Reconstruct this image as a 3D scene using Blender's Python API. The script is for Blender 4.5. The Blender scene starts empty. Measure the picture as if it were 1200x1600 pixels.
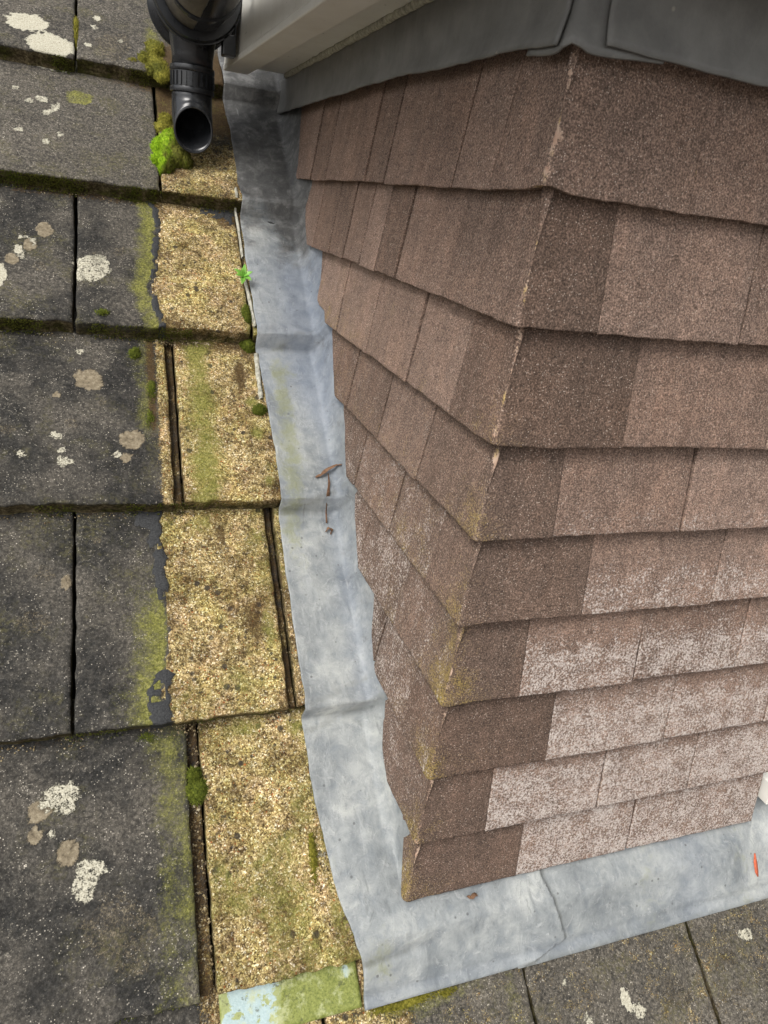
import bpy, math, random
import numpy as np
from mathutils import Vector

random.seed(7)
SC = bpy.context.scene
COL = SC.collection

# ------------------------------------------------------------------ camera
cam = bpy.data.cameras.new('camera')
cam.sensor_fit = 'VERTICAL'; cam.sensor_height = 24.0
cam.lens = 24.0 * 1100.13 / 1600.0
cam.clip_start = 0.02; cam.clip_end = 500
co = bpy.data.objects.new('camera', cam); COL.objects.link(co)
co.location = (-0.30308, -0.51535, 0.75764)
co.rotation_euler = (1.160202, -0.123379, -0.332051)
SC.camera = co

# ------------------------------------------------------------------ light
SUN_EL, SUN_AZ = math.radians(48), math.radians(-130)     # azimuth: direction the light comes from, from +Y clockwise
w = bpy.data.worlds.new('World'); SC.world = w; w.use_nodes = True
nt = w.node_tree; nt.nodes.clear()
sky = nt.nodes.new('ShaderNodeTexSky'); sky.sky_type = 'NISHITA'; sky.sun_disc = False
sky.sun_elevation = SUN_EL; sky.sun_rotation = SUN_AZ
sky.air_density = 1.0; sky.dust_density = 4.0; sky.ozone_density = 1.0
hs = nt.nodes.new('ShaderNodeHueSaturation'); hs.inputs['Saturation'].default_value = 0.22
bg = nt.nodes.new('ShaderNodeBackground'); bg.inputs['Strength'].default_value = 0.142
ow = nt.nodes.new('ShaderNodeOutputWorld')
nt.links.new(sky.outputs[0], hs.inputs['Color']); nt.links.new(hs.outputs[0], bg.inputs['Color'])
nt.links.new(bg.outputs[0], ow.inputs['Surface'])
sl = bpy.data.lights.new('sun', 'SUN'); sl.energy = 1.25; sl.angle = math.radians(25); sl.color = (1.0, 0.96, 0.9)
so = bpy.data.objects.new('sun', sl); COL.objects.link(so)
sd = Vector((math.sin(SUN_AZ) * math.cos(SUN_EL), math.cos(SUN_AZ) * math.cos(SUN_EL), math.sin(SUN_EL)))
so.rotation_euler = (-sd).to_track_quat('-Z', 'Y').to_euler(); so.location = sd * 20
SC.view_settings.view_transform = 'Standard'; SC.view_settings.look = 'None'
SC.view_settings.exposure = 0.70; SC.view_settings.gamma = 1.0
SC.render.engine = 'CYCLES'

# ------------------------------------------------------------------ noise
def hsh(ix, iy, seed):
    h = (ix.astype(np.int64) * 374761393 + iy.astype(np.int64) * 668265263 + seed * 974634777) & 0x7fffffff
    h = (h ^ (h >> 13)) * 1274126177 & 0x7fffffff
    h = h ^ (h >> 16)
    return (h & 0xffff) / 65535.0
def vnoise(x, y, seed=0):
    x = np.asarray(x, float); y = np.asarray(y, float)
    ix = np.floor(x); iy = np.floor(y); fx = x - ix; fy = y - iy
    fx = fx * fx * (3 - 2 * fx); fy = fy * fy * (3 - 2 * fy)
    a = hsh(ix, iy, seed); b = hsh(ix + 1, iy, seed); c = hsh(ix, iy + 1, seed); d = hsh(ix + 1, iy + 1, seed)
    return (a * (1 - fx) + b * fx) * (1 - fy) + (c * (1 - fx) + d * fx) * fy
def fbm(x, y, freq, seed=0, octs=4):
    x = np.asarray(x, float); y = np.asarray(y, float)
    s = 0; a = 0.5; t = 0
    for o in range(octs):
        s = s + a * vnoise(x * freq + 17.3 * o, y * freq - 9.1 * o, seed + o); t += a; a *= 0.55; freq *= 2.03
    return s / t
def sst(x, a, b):
    t = np.clip((np.asarray(x, float) - a) / (b - a), 0, 1); return t * t * (3 - 2 * t)

# ------------------------------------------------------------------ materials
class M:
    def __init__(s, name, rough=0.8, spec=0.3):
        s.m = bpy.data.materials.new(name); s.m.use_nodes = True
        s.t = s.m.node_tree; s.n = s.t.nodes; s.l = s.t.links
        s.b = s.n['Principled BSDF']
        s.b.inputs['Roughness'].default_value = rough
        s.b.inputs['Specular IOR Level'].default_value = spec
        s.geo = s.n.new('ShaderNodeNewGeometry')
        s.pos = s.geo.outputs['Position']
    def put(s, sock, v):
        if isinstance(v, bpy.types.NodeSocket): s.l.new(v, sock)
        elif isinstance(v, (tuple, list)) and len(v) == 3 and sock.type == 'RGBA': sock.default_value = (*v, 1)
        else: sock.default_value = v
    def noise(s, scale, detail=3, rough=0.55, vec=None, dist=0.0, off=0.0):
        n = s.n.new('ShaderNodeTexNoise'); n.inputs['Scale'].default_value = scale
        n.inputs['Detail'].default_value = detail; n.inputs['Roughness'].default_value = rough
        n.inputs['Distortion'].default_value = dist
        v = vec or s.pos
        if off:
            a = s.n.new('ShaderNodeVectorMath'); a.operation = 'ADD'; s.l.new(v, a.inputs[0]); a.inputs[1].default_value = (off, off * 1.3, -off); v = a.outputs[0]
        s.l.new(v, n.inputs['Vector']); return n.outputs['Fac']
    def vor(s, scale, out='Color', feature='F1', rand=1.0, vec=None):
        n = s.n.new('ShaderNodeTexVoronoi'); n.feature = feature; n.inputs['Scale'].default_value = scale
        n.inputs['Randomness'].default_value = rand
        s.l.new(vec or s.pos, n.inputs['Vector']); return n.outputs[out]
    def scaled(s, v3, vec=None):
        a = s.n.new('ShaderNodeVectorMath'); a.operation = 'MULTIPLY'; s.l.new(vec or s.pos, a.inputs[0]); a.inputs[1].default_value = v3
        return a.outputs[0]
    def ramp(s, fac, stops, interp='LINEAR'):
        r = s.n.new('ShaderNodeValToRGB'); r.color_ramp.interpolation = interp
        e = r.color_ramp.elements
        while len(e) < len(stops): e.new(0.5)
        for k, (p, c) in enumerate(stops):
            e[k].position = p; e[k].color = (*c, 1) if isinstance(c, tuple) else (c, c, c, 1)
        s.put(r.inputs['Fac'], fac); return r.outputs['Color']
    def mix(s, fac, a, b, mode='MIX'):
        n = s.n.new('ShaderNodeMix'); n.data_type = 'RGBA'; n.blend_type = mode
        s.put(n.inputs[0], fac); s.put(n.inputs[6], a); s.put(n.inputs[7], b); return n.outputs[2]
    def math(s, op, a, b=0.0, clamp=False):
        n = s.n.new('ShaderNodeMath'); n.operation = op; n.use_clamp = clamp
        s.put(n.inputs[0], a); s.put(n.inputs[1], b); return n.outputs[0]
    def step(s, v, a, b):
        n = s.n.new('ShaderNodeMapRange'); n.interpolation_type = 'SMOOTHSTEP'
        s.put(n.inputs['Value'], v); n.inputs['From Min'].default_value = a; n.inputs['From Max'].default_value = b
        return n.outputs['Result']
    def attr(s, name):
        n = s.n.new('ShaderNodeAttribute'); n.attribute_name = name
        sp = s.n.new('ShaderNodeSeparateColor'); s.l.new(n.outputs['Color'], sp.inputs[0])
        return sp.outputs[0], sp.outputs[1], sp.outputs[2], n.outputs['Alpha']
    def chan(s, col, k=0):
        sp = s.n.new('ShaderNodeSeparateColor'); s.l.new(col, sp.inputs[0]); return sp.outputs[k]
    def objrand(s):
        return s.n.new('ShaderNodeObjectInfo').outputs['Random']
    def color(s, c): s.put(s.b.inputs['Base Color'], c)
    def roughness(s, c): s.put(s.b.inputs['Roughness'], c)
    def bump(s, h, dist, strength=1.0, prev=None):
        n = s.n.new('ShaderNodeBump'); n.inputs['Strength'].default_value = strength
        n.inputs['Distance'].default_value = dist; s.put(n.inputs['Height'], h)
        if prev is not None: s.l.new(prev, n.inputs['Normal'])
        s.l.new(n.outputs[0], s.b.inputs['Normal']); return n.outputs[0]

def mat_roof():
    a = M('weathered_concrete', 0.93, 0.15)
    gold, algae, white, pale = a.attr('mk1')
    tan, tar, edge, brown = a.attr('mk2')
    fine = a.noise(520, 3, 0.65); mid = a.noise(70, 4, 0.65); big = a.noise(11, 4, 0.6); med = a.noise(190, 4, 0.7, off=3)
    # dark body
    c = a.ramp(mid, [(0.25, (0.013, 0.013, 0.012)), (0.5, (0.028, 0.027, 0.025)), (0.78, (0.070, 0.064, 0.054))])
    c = a.mix(a.step(big, 0.40, 0.66), c, a.ramp(med, [(0.3, (0.03, 0.028, 0.025)), (0.7, (0.115, 0.103, 0.085))]))
    # paler weathered rows
    pf = a.step(a.math('ADD', pale, a.math('MULTIPLY', a.math('SUBTRACT', med, 0.5), 1.3)), 0.15, 0.95)
    c = a.mix(pf, c, a.ramp(fine, [(0.25, (0.050, 0.043, 0.034)), (0.5, (0.130, 0.115, 0.092)), (0.8, (0.32, 0.285, 0.235))]))
    # fine white grains
    vc = a.vor(640, 'Color'); g1 = a.chan(vc, 0)
    vd = a.vor(640, 'Distance')
    sp = a.math('MULTIPLY', a.step(a.math('ADD', g1, a.math('MULTIPLY', big, 0.16)), 0.95, 1.06), a.step(vd, 0.60, 0.25))
    c = a.mix(a.math('MULTIPLY', a.math('MULTIPLY', sp, a.step(a.noise(33, 5, 0.7, off=61), 0.36, 0.62)), 0.85), c, (0.46, 0.42, 0.35))
    c = a.mix(1.0, c, a.ramp(a.noise(300, 3, 0.75, off=12), [(0.3, 0.55), (0.5, 0.95), (0.72, 1.9)]), 'MULTIPLY')
    # crusty whitish scatter
    cr = a.math('MULTIPLY', a.step(a.noise(230, 5, 0.8, off=7), 0.56, 0.68), a.step(a.noise(20, 5, 0.7, off=5), 0.47, 0.60))
    c = a.mix(a.math('MULTIPLY', cr, 0.75), c, (0.33, 0.30, 0.245))
    ol = a.math('MULTIPLY', a.step(a.noise(14, 5, 0.7, off=51), 0.50, 0.66), a.step(a.noise(240, 3, 0.7, off=52), 0.40, 0.62))
    c = a.mix(a.math('MULTIPLY', ol, 0.5), c, (0.115, 0.105, 0.045))
    # eroded aggregate (sand and pebbles)
    wv = a.n.new('ShaderNodeVectorMath'); wv.operation = 'ADD'; nn_ = a.n.new('ShaderNodeTexNoise'); nn_.inputs['Scale'].default_value = 260; a.l.new(a.pos, nn_.inputs['Vector']); sc_ = a.n.new('ShaderNodeVectorMath'); sc_.operation = 'SCALE'; sc_.inputs['Scale'].default_value = .0035; a.l.new(nn_.outputs['Color'], sc_.inputs[0]); a.l.new(a.pos, wv.inputs[0]); a.l.new(sc_.outputs[0], wv.inputs[1])
    av = a.vor(600, 'Color', vec=wv.outputs[0]); ad = a.vor(600, 'Distance', vec=wv.outputs[0]); r0 = a.chan(av, 0); r1 = a.chan(av, 1)
    gcol = a.ramp(r0, [(0.0, (0.075, 0.050, 0.022)), (0.2, (0.24, 0.172, 0.074)), (0.5, (0.41, 0.310, 0.135)), (0.76, (0.52, 0.415, 0.200)), (0.93, (0.70, 0.60, 0.36)), (1.0, (0.85, 0.79, 0.60))])
    gcol = a.mix(a.step(r1, 0.982, 0.985), gcol, (0.33, 0.11, 0.035))
    gcol = a.mix(a.math('MULTIPLY', a.step(ad, 0.42, 0.78), 0.5), gcol, (0.10, 0.065, 0.028))
    hue = a.step(a.noise(26, 3, 0.6, off=2), 0.42, 0.62)
    gcol = a.mix(a.math('MULTIPLY', hue, 0.55), gcol, a.mix(1.0, gcol, (1.0, 0.90, 1.05), 'MULTIPLY'))
    dk = a.step(a.noise(42, 6, 0.75, off=9), 0.52, 0.64)
    gcol = a.mix(a.math('MULTIPLY', dk, 0.75), gcol, a.mix(1.0, gcol, (0.26, 0.24, 0.22), 'MULTIPLY'))
    gcol = a.mix(1.0, gcol, a.ramp(a.noise(17, 5, 0.65, off=31), [(0.34, (0.42, 0.38, 0.33)), (0.50, (0.95, 0.95, 0.93)), (0.68, (1.3, 1.27, 1.25))]), 'MULTIPLY')
    gcol = a.mix(1.0, gcol, a.ramp(a.noise(170, 3, 0.7, off=33), [(0.34, 0.45), (0.55, 1.0), (0.75, 1.3)]), 'MULTIPLY')
    yg = a.step(a.noise(19, 6, 0.75, off=35), 0.46, 0.60)
    gcol = a.mix(a.math('MULTIPLY', yg, 0.34), gcol, a.mix(1.0, gcol, (0.85, 0.98, 0.42), 'MULTIPLY'))
    bv = a.chan(a.vor(75, 'Color'), 0); bd = a.vor(75, 'Distance')
    pit = a.math('MAXIMUM', a.math('MULTIPLY', a.step(bv, 0.86, 0.89), a.step(bd, 0.36, 0.22)), a.math('MULTIPLY', a.math('MULTIPLY', a.step(a.chan(a.vor(150, 'Color'), 1), 0.84, 0.88), a.step(a.vor(150, 'Distance'), 0.42, 0.22)), a.step(a.noise(18, 4, 0.7, off=71), 0.46, 0.58)))
    gcol = a.mix(a.math('MULTIPLY', pit, 0.85), gcol, (0.03, 0.026, 0.022))
    gf = a.step(a.math('ADD', gold, a.math('ADD', a.math('MULTIPLY', a.math('SUBTRACT', mid, 0.5), 0.7), a.math('MULTIPLY', a.math('SUBTRACT', fine, 0.5), 0.9))), 0.42, 0.58)
    c = a.mix(gf, c, gcol)
    # brown organic dirt
    bf = a.step(a.math('ADD', brown, a.math('MULTIPLY', a.math('SUBTRACT', med, 0.5), 1.2)), 0.35, 0.75)
    c = a.mix(a.math('MULTIPLY', bf, 0.85), c, a.ramp(fine, [(0.3, (0.025, 0.015, 0.007)), (0.7, (0.095, 0.058, 0.022))]))
    # algae / yellow green film
    aln = a.math('ADD', algae, a.math('ADD', a.math('MULTIPLY', a.math('SUBTRACT', a.noise(48, 5, 0.75, off=4), 0.5), 1.7), a.math('MULTIPLY', a.math('SUBTRACT', fine, 0.5), 0.9)))
    af = a.step(aln, 0.28, 1.10)
    c = a.mix(a.math('MULTIPLY', af, 0.85), c, a.ramp(a.noise(330, 3, 0.7, off=6), [(0.28, (0.045, 0.047, 0.012)), (0.5, (0.155, 0.155, 0.032)), (0.75, (0.38, 0.36, 0.12))]))
    # round tan lichens
    tf = a.step(a.math('ADD', tan, a.math('ADD', a.math('MULTIPLY', a.math('SUBTRACT', med, 0.5), 0.9), a.math('MULTIPLY', a.math('SUBTRACT', fine, 0.5), 1.1))), 0.36, 0.78)
    c = a.mix(a.math('MULTIPLY', tf, 0.8), c, a.ramp(med, [(0.3, (0.12, 0.095, 0.062)), (0.5, (0.22, 0.18, 0.12)), (0.7, (0.34, 0.29, 0.20))]))
    # white lichens
    wf = a.step(a.math('ADD', white, a.math('ADD', a.math('MULTIPLY', a.math('SUBTRACT', med, 0.5), 1.0), a.math('MULTIPLY', a.math('SUBTRACT', fine, 0.5), 0.9))), 0.40, 0.66)
    c = a.mix(wf, c, a.ramp(fine, [(0.3, (0.20, 0.18, 0.13)), (0.45, (0.38, 0.355, 0.275)), (0.7, (0.54, 0.515, 0.41))]))
    # tail faces: dark and mossy
    ef = a.step(a.math('ADD', edge, a.math('MULTIPLY', a.math('SUBTRACT', med, 0.5), 0.7)), 0.3, 0.7)
    ec = a.mix(a.step(a.noise(28, 4, 0.65, off=41), 0.42, 0.60), a.ramp(a.noise(190, 4, 0.75, off=8), [(0.30, (0.020, 0.015, 0.009)), (0.48, (0.060, 0.046, 0.024)), (0.62, (0.13, 0.105, 0.058)), (0.78, (0.33, 0.27, 0.17))]), a.ramp(a.noise(190, 4, 0.75, off=8), [(0.35, (0.012, 0.010, 0.004)), (0.6, (0.048, 0.046, 0.010)), (0.78, (0.13, 0.12, 0.03))]))
    c = a.mix(ef, c, ec)
    # bitumen smears
    tr = a.step(a.math('ADD', tar, a.math('MULTIPLY', a.math('SUBTRACT', mid, 0.5), 0.9)), 0.44, 0.56)
    c = a.mix(tr, c, a.ramp(fine, [(0.35, (0.022, 0.023, 0.024)), (0.75, (0.060, 0.061, 0.062))]))
    a.color(c)
    a.roughness(a.mix(tr, 0.93 and (0.93, 0.93, 0.93), (0.6, 0.6, 0.6)))
    hb = a.math('ADD', a.math('MULTIPLY', fine, 0.35), a.math('ADD', a.math('MULTIPLY', mid, 0.5), a.math('MULTIPLY', med, 0.5)))
    b1 = a.bump(hb, 0.0022, 0.9)
    ga = a.math('MULTIPLY', a.math('SUBTRACT', 1.0, ad), gf)
    b2 = a.bump(ga, 0.0012, 0.6, b1)
    lic = a.math('ADD', a.math('ADD', wf, a.math('MULTIPLY', tf, 0.7)), a.math('MULTIPLY', tr, 1.4))
    b3 = a.bump(lic, 0.0012, 0.8, b2)
    return a.m

def mat_wall_tile():
    a = M('granular_clay_tile', 0.88, 0.2)
    whit, lich, arris, dark = a.attr('mk1')
    rnd = a.objrand()
    base = a.mix(rnd, (0.168, 0.116, 0.090), (0.222, 0.159, 0.127))
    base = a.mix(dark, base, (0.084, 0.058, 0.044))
    big = a.noise(14, 4, 0.6)
    base = a.mix(a.step(big, 0.35, 0.7), base, a.mix(1.0, base, (1.22, 1.18, 1.15), 'MULTIPLY'))
    gr = a.noise(620, 2, 0.6); gv = a.chan(a.vor(800, 'Color'), 0); gd = a.vor(800, 'Distance')
    c = a.mix(1.0, base, a.ramp(gr, [(0.28, 0.34), (0.5, 0.92), (0.72, 2.0)]), 'MULTIPLY')
    dens = a.noise(30, 3, 0.6, off=3)
    spk = a.math('MULTIPLY', a.step(a.math('ADD', gv, a.math('MULTIPLY', a.math('SUBTRACT', dens, 0.5), 0.25)), 0.90, 1.0), a.step(gd, 0.6, 0.3))
    c = a.mix(a.math('MULTIPLY', spk, 0.75), c, (0.52, 0.43, 0.36))
    stn = a.noise(55, 4, 0.65, vec=a.scaled((1, 1, 0.10)), off=12)
    c = a.mix(1.0, c, a.ramp(stn, [(0.32, (0.88, 0.86, 0.85)), (0.5, (1.0, 1.0, 1.0)), (0.68, (1.10, 1.07, 1.05))]), 'MULTIPLY')
    c = a.mix(1.0, c, a.ramp(a.noise(80, 5, 0.7, off=14), [(0.3, 0.80), (0.5, 1.0), (0.7, 1.18)]), 'MULTIPLY')
    # yellow lichen dust
    ln = a.math('ADD', lich, a.math('ADD', a.math('MULTIPLY', a.math('SUBTRACT', a.noise(45, 4, 0.7, off=5), 0.5), 0.9), a.math('MULTIPLY', a.math('SUBTRACT', gr, 0.5), 1.3)))
    lf = a.step(ln, 0.42, 0.95)
    c = a.mix(a.math('MULTIPLY', lf, 0.72), c, a.ramp(a.noise(400, 2, 0.6, off=1), [(0.3, (0.15, 0.105, 0.02)), (0.7, (0.40, 0.30, 0.07))]))
    # pale bloom of minute white lichen
    wn = a.math('ADD', whit, a.math('ADD', a.math('MULTIPLY', a.math('SUBTRACT', a.noise(38, 5, 0.7, off=2), 0.5), 1.5), a.math('MULTIPLY', a.math('SUBTRACT', a.noise(390, 3, 0.6, off=4), 0.5), 2.9)))
    wf = a.step(wn, 0.26, 0.96)
    c = a.mix(a.math('MULTIPLY', wf, 0.85), c, a.ramp(gr, [(0.3, (0.30, 0.245, 0.215)), (0.6, (0.62, 0.56, 0.51))]))
    # worn arris
    an = a.math('ADD', arris, a.math('ADD', a.math('MULTIPLY', a.math('SUBTRACT', a.noise(90, 4, 0.7, off=6), 0.5), 1.6), a.math('MULTIPLY', a.math('SUBTRACT', gr, 0.5), 0.8)))
    af = a.step(an, 0.62, 0.95)
    c = a.mix(a.math('MULTIPLY', af, 0.8), c, a.ramp(a.noise(60, 2, off=8), [(0.35, (0.44, 0.28, 0.20)), (0.52, (0.50, 0.37, 0.28)), (0.68, (0.46, 0.33, 0.13))]))
    a.color(c)
    b1 = a.bump(gr, 0.0011, 0.9)
    a.bump(a.noise(60, 3, 0.6), 0.0012, 0.7, b1)
    return a.m

def mat_lead():
    a = M('weathered_lead', 0.55, 0.35)
    soot, green, blue, fold_shade_dirt = a.attr('mk1')
    n1 = a.noise(9, 5, 0.65, dist=0.6); n2 = a.noise(45, 5, 0.7, dist=0.4, off=2); n3 = a.noise(300, 3, 0.7)
    st = a.noise(60, 4, 0.65, vec=a.scaled((1.0, 0.16, 0.16)), off=5)
    c = a.ramp(n1, [(0.30, (0.120, 0.132, 0.137)), (0.5, (0.205, 0.220, 0.223)), (0.70, (0.32, 0.332, 0.320))])
    c = a.mix(a.step(n2, 0.40, 0.68), c, a.mix(1.0, c, (1.28, 1.26, 1.23), 'MULTIPLY'))
    c = a.mix(a.math('MULTIPLY', a.step(n2, 0.50, 0.30), 0.6), c, a.mix(1.0, c, (0.72, 0.76, 0.82), 'MULTIPLY'))
    c = a.mix(a.math('MULTIPLY', a.step(st, 0.55, 0.72), 0.4), c, (0.38, 0.395, 0.39))
    wsp = a.step(a.noise(38, 6, 0.75, dist=2.2, off=21), 0.54, 0.64)
    c = a.mix(a.math('MULTIPLY', wsp, 0.32), c, (0.43, 0.44, 0.43))
    drk = a.step(a.noise(70, 5, 0.75, vec=a.scaled((1.0, 0.3, 0.3)), dist=1.2, off=23), 0.56, 0.70)
    c = a.mix(a.math('MULTIPLY', drk, 0.5), c, (0.11, 0.12, 0.12))
    c = a.mix(a.math('MULTIPLY', blue, 0.60), c, a.mix(n2, (0.09, 0.115, 0.165), (0.22, 0.255, 0.32)))
    gf = a.step(a.math('ADD', green, a.math('MULTIPLY', a.math('SUBTRACT', n2, 0.5), 1.6)), 0.22, 0.8)
    c = a.mix(a.math('MULTIPLY', gf, 0.7), c, (0.175, 0.185, 0.085))
    ff = a.step(a.math('ADD', fold_shade_dirt, a.math('MULTIPLY', a.math('SUBTRACT', n2, 0.5), 1.2)), 0.35, 0.95)
    c = a.mix(a.math('MULTIPLY', ff, 0.65), c, (0.105, 0.11, 0.10))  # darkens creases and lap as painted shade, the lower edge as dirt
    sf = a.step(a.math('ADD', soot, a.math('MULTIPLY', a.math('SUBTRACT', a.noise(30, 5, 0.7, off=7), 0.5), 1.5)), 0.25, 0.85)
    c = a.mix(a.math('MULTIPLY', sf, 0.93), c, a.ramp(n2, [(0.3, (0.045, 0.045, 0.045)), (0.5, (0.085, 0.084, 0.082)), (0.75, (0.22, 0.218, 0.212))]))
    scr = a.step(a.noise(150, 5, 0.8, vec=a.scaled((1.0, 0.12, 0.12)), dist=.6, off=27), 0.60, 0.70)
    c = a.mix(a.math('MULTIPLY', scr, 0.35), c, (0.40, 0.41, 0.40))
    sc2 = a.step(a.noise(110, 5, 0.8, vec=a.scaled((0.15, 1.0, 1.0)), dist=.8, off=29), 0.62, 0.72)
    c = a.mix(a.math('MULTIPLY', sc2, 0.3), c, (0.12, 0.13, 0.13))
    sp = a.chan(a.vor(230, 'Color'), 0); sdd = a.vor(230, 'Distance')
    s1 = a.math('MULTIPLY', a.step(sp, 0.985, 0.99), a.step(sdd, 0.34, 0.1))
    c = a.mix(a.math('MULTIPLY', s1, 0.35), c, (0.45, 0.45, 0.43))
    sp2 = a.chan(a.vor(170, 'Color'), 1); sd2 = a.vor(170, 'Distance')
    s2 = a.math('MULTIPLY', a.step(sp2, 0.975, 0.985), a.step(sd2, 0.36, 0.2))
    c = a.mix(a.math('MULTIPLY', s2, 0.6), c, (0.06, 0.06, 0.06))
    c = a.mix(a.math('MULTIPLY', a.step(n3, 0.55, 0.75), 0.25), c, (0.12, 0.13, 0.14))
    a.color(c)
    a.roughness(a.math('ADD', 0.5, a.math('MULTIPLY', n2, 0.25)))
    a.b.inputs['Metallic'].default_value = 0.0
    b = a.bump(n3, 0.0007, 0.6); b = a.bump(n2, 0.0026, 0.7, b); b = a.bump(wsp, 0.0006, 0.5, b); a.bump(n1, 0.004, 0.6, b)
    return a.m

def mat_cover():
    a = M('dark_lead', 0.5, 0.4)
    n2 = a.noise(25, 5, 0.65, off=2); n3 = a.noise(300, 3, 0.7)
    st = a.noise(70, 4, 0.65, vec=a.scaled((1, 1, 0.12)))
    c = a.ramp(n2, [(0.3, (0.105, 0.105, 0.100)), (0.7, (0.180, 0.178, 0.168))])
    c = a.mix(a.math('MULTIPLY', a.step(st, 0.5, 0.75), 0.35), c, (0.17, 0.175, 0.165))
    v = a.chan(a.vor(120, 'Color'), 0); d = a.vor(120, 'Distance')
    c = a.mix(a.math('MULTIPLY', a.math('MULTIPLY', a.step(v, 0.95, 0.96), a.step(d, 0.30, 0.12)), 0.6), c, (0.35, 0.34, 0.28))
    a.color(c); b = a.bump(n3, 0.0004, 0.5); a.bump(n2, 0.003, 0.5, b)
    return a.m

def mat_plain(name, col, rough=0.5, spec=0.4, var=0.15, scale=40, bump=0.0004, bs=200):
    a = M(name, rough, spec)
    n = a.noise(scale, 4, 0.65)
    lo = tuple(x * (1 - var) for x in col); hi = tuple(min(1, x * (1 + var)) for x in col)
    a.color(a.ramp(n, [(0.3, lo), (0.7, hi)])); a.bump(a.noise(bs, 3, 0.6), bump, 0.6)
    return a.m

def mat_white_board():
    a = M('white_plastic_board', 0.45, 0.4)
    n = a.noise(12, 5, 0.65); f = a.noise(90, 4, 0.7, off=3)
    c = a.ramp(n, [(0.3, (0.62, 0.60, 0.54)), (0.7, (0.72, 0.71, 0.66))])
    c = a.mix(a.math('MULTIPLY', a.step(f, 0.60, 0.75), 0.35), c, (0.30, 0.28, 0.20))
    v = a.chan(a.vor(130, 'Color'), 0); d = a.vor(130, 'Distance')
    c = a.mix(a.math('MULTIPLY', a.math('MULTIPLY', a.step(v, 0.975, 0.98), a.step(d, 0.22, 0.1)), 0.8), c, (0.06, 0.07, 0.03))
    a.color(c); a.bump(n, 0.001, 0.3)
    return a.m

def mat_black_plastic():
    a = M('black_plastic', 0.28, 0.5)
    n = a.noise(30, 4, 0.65, off=1); st = a.noise(60, 5, 0.7, vec=a.scaled((1, 0.25, 0.4)))
    c = a.ramp(n, [(0.35, (0.010, 0.011, 0.013)), (0.7, (0.022, 0.023, 0.025))])
    dust, _, _, _ = a.attr('mk1')
    df = a.step(a.math('ADD', dust, a.math('MULTIPLY', a.math('SUBTRACT', st, 0.5), 1.6)), 0.35, 0.9)
    c = a.mix(a.math('MULTIPLY', df, 0.85), c, a.ramp(st, [(0.3, (0.05, 0.042, 0.03)), (0.7, (0.20, 0.175, 0.135))]))
    a.color(c); a.roughness(a.math('ADD', 0.25, a.math('MULTIPLY', df, 0.5)))
    a.bump(n, 0.0008, 0.4)
    return a.m

def mat_moss(name, c0, c1, c2):
    a = M(name, 0.9, 0.2)
    n = a.noise(260, 3, 0.7); m = a.noise(35, 3, 0.6)
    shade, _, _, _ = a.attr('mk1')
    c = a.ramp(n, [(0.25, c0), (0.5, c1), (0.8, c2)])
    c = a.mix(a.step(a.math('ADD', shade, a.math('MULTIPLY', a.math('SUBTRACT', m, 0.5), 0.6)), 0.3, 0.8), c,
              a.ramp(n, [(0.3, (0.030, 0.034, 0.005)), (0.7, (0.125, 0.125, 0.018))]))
    a.color(c)
    return a.m

def mat_slip():
    a = M('algae_covered_sheet', 0.6, 0.35)
    green, blue, _, _ = a.attr('mk1')
    n = a.noise(60, 5, 0.7); f = a.noise(350, 3, 0.7); s = a.noise(90, 4, 0.65, vec=a.scaled((1, 0.3, 0.3)), off=3)
    c = a.mix(a.step(a.math('ADD', blue, a.math('MULTIPLY', a.math('SUBTRACT', n, 0.5), 2.2)), 0.4, 0.55), (0.27, 0.30, 0.12), a.mix(f, (0.22, 0.30, 0.30), (0.44, 0.54, 0.54)))
    c = a.mix(a.step(a.math('ADD', green, a.math('MULTIPLY', a.math('SUBTRACT', s, 0.5), 1.6)), 0.4, 0.75), c, a.ramp(f, [(0.3, (0.095, 0.12, 0.02)), (0.7, (0.25, 0.27, 0.07))]))
    c = a.mix(a.math('MULTIPLY', a.step(a.noise(110, 5, 0.75, off=9), 0.55, 0.66), 0.7), c, (0.06, 0.065, 0.03))
    c = a.mix(a.math('MULTIPLY', a.step(a.noise(45, 5, 0.75, off=19), 0.52, 0.66), 0.6), c, (0.42, 0.44, 0.24))
    a.color(c); a.bump(n, 0.0020, 0.7)
    return a.m

ROOF = mat_roof(); WALLT = mat_wall_tile(); LEAD = mat_lead(); COVER = mat_cover()
WHITE = mat_white_board(); BLACK = mat_black_plastic(); SLIP = mat_slip()
DARKWOOD = mat_plain('dark_underlay', (0.018, 0.016, 0.014), 0.95, 0.1)
MORTAR = mat_plain('pale_mortar', (0.34, 0.33, 0.27), 0.9, 0.2, 0.5, 160, 0.0012, 420)
FELT = mat_plain('roof_felt', (0.10, 0.10, 0.10), 0.95, 0.1)
GRASS = mat_plain('gravel_yard', (0.22, 0.20, 0.18), 0.95, 0.1, 0.3, 0.8, 0.01, 8)
RENDERM = mat_plain('rendered_masonry', (0.42, 0.38, 0.32), 0.9, 0.2)
MOSSG = mat_moss('bright_moss', (0.045, 0.095, 0.002), (0.15, 0.27, 0.005), (0.36, 0.48, 0.03))
MOSSY = mat_moss('olive_moss', (0.035, 0.034, 0.005), (0.13, 0.12, 0.014), (0.32, 0.28, 0.05))
MOSSD = mat_moss('dark_moss', (0.020, 0.028, 0.003), (0.065, 0.080, 0.008), (0.17, 0.19, 0.025))
LEAF = mat_plain('fresh_leaf', (0.16, 0.36, 0.05), 0.45, 0.4, 0.3, 150)
DEAD = mat_plain('dead_leaf', (0.15, 0.085, 0.050), 0.8, 0.2, 0.45, 150, 0.001, 300)
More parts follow.
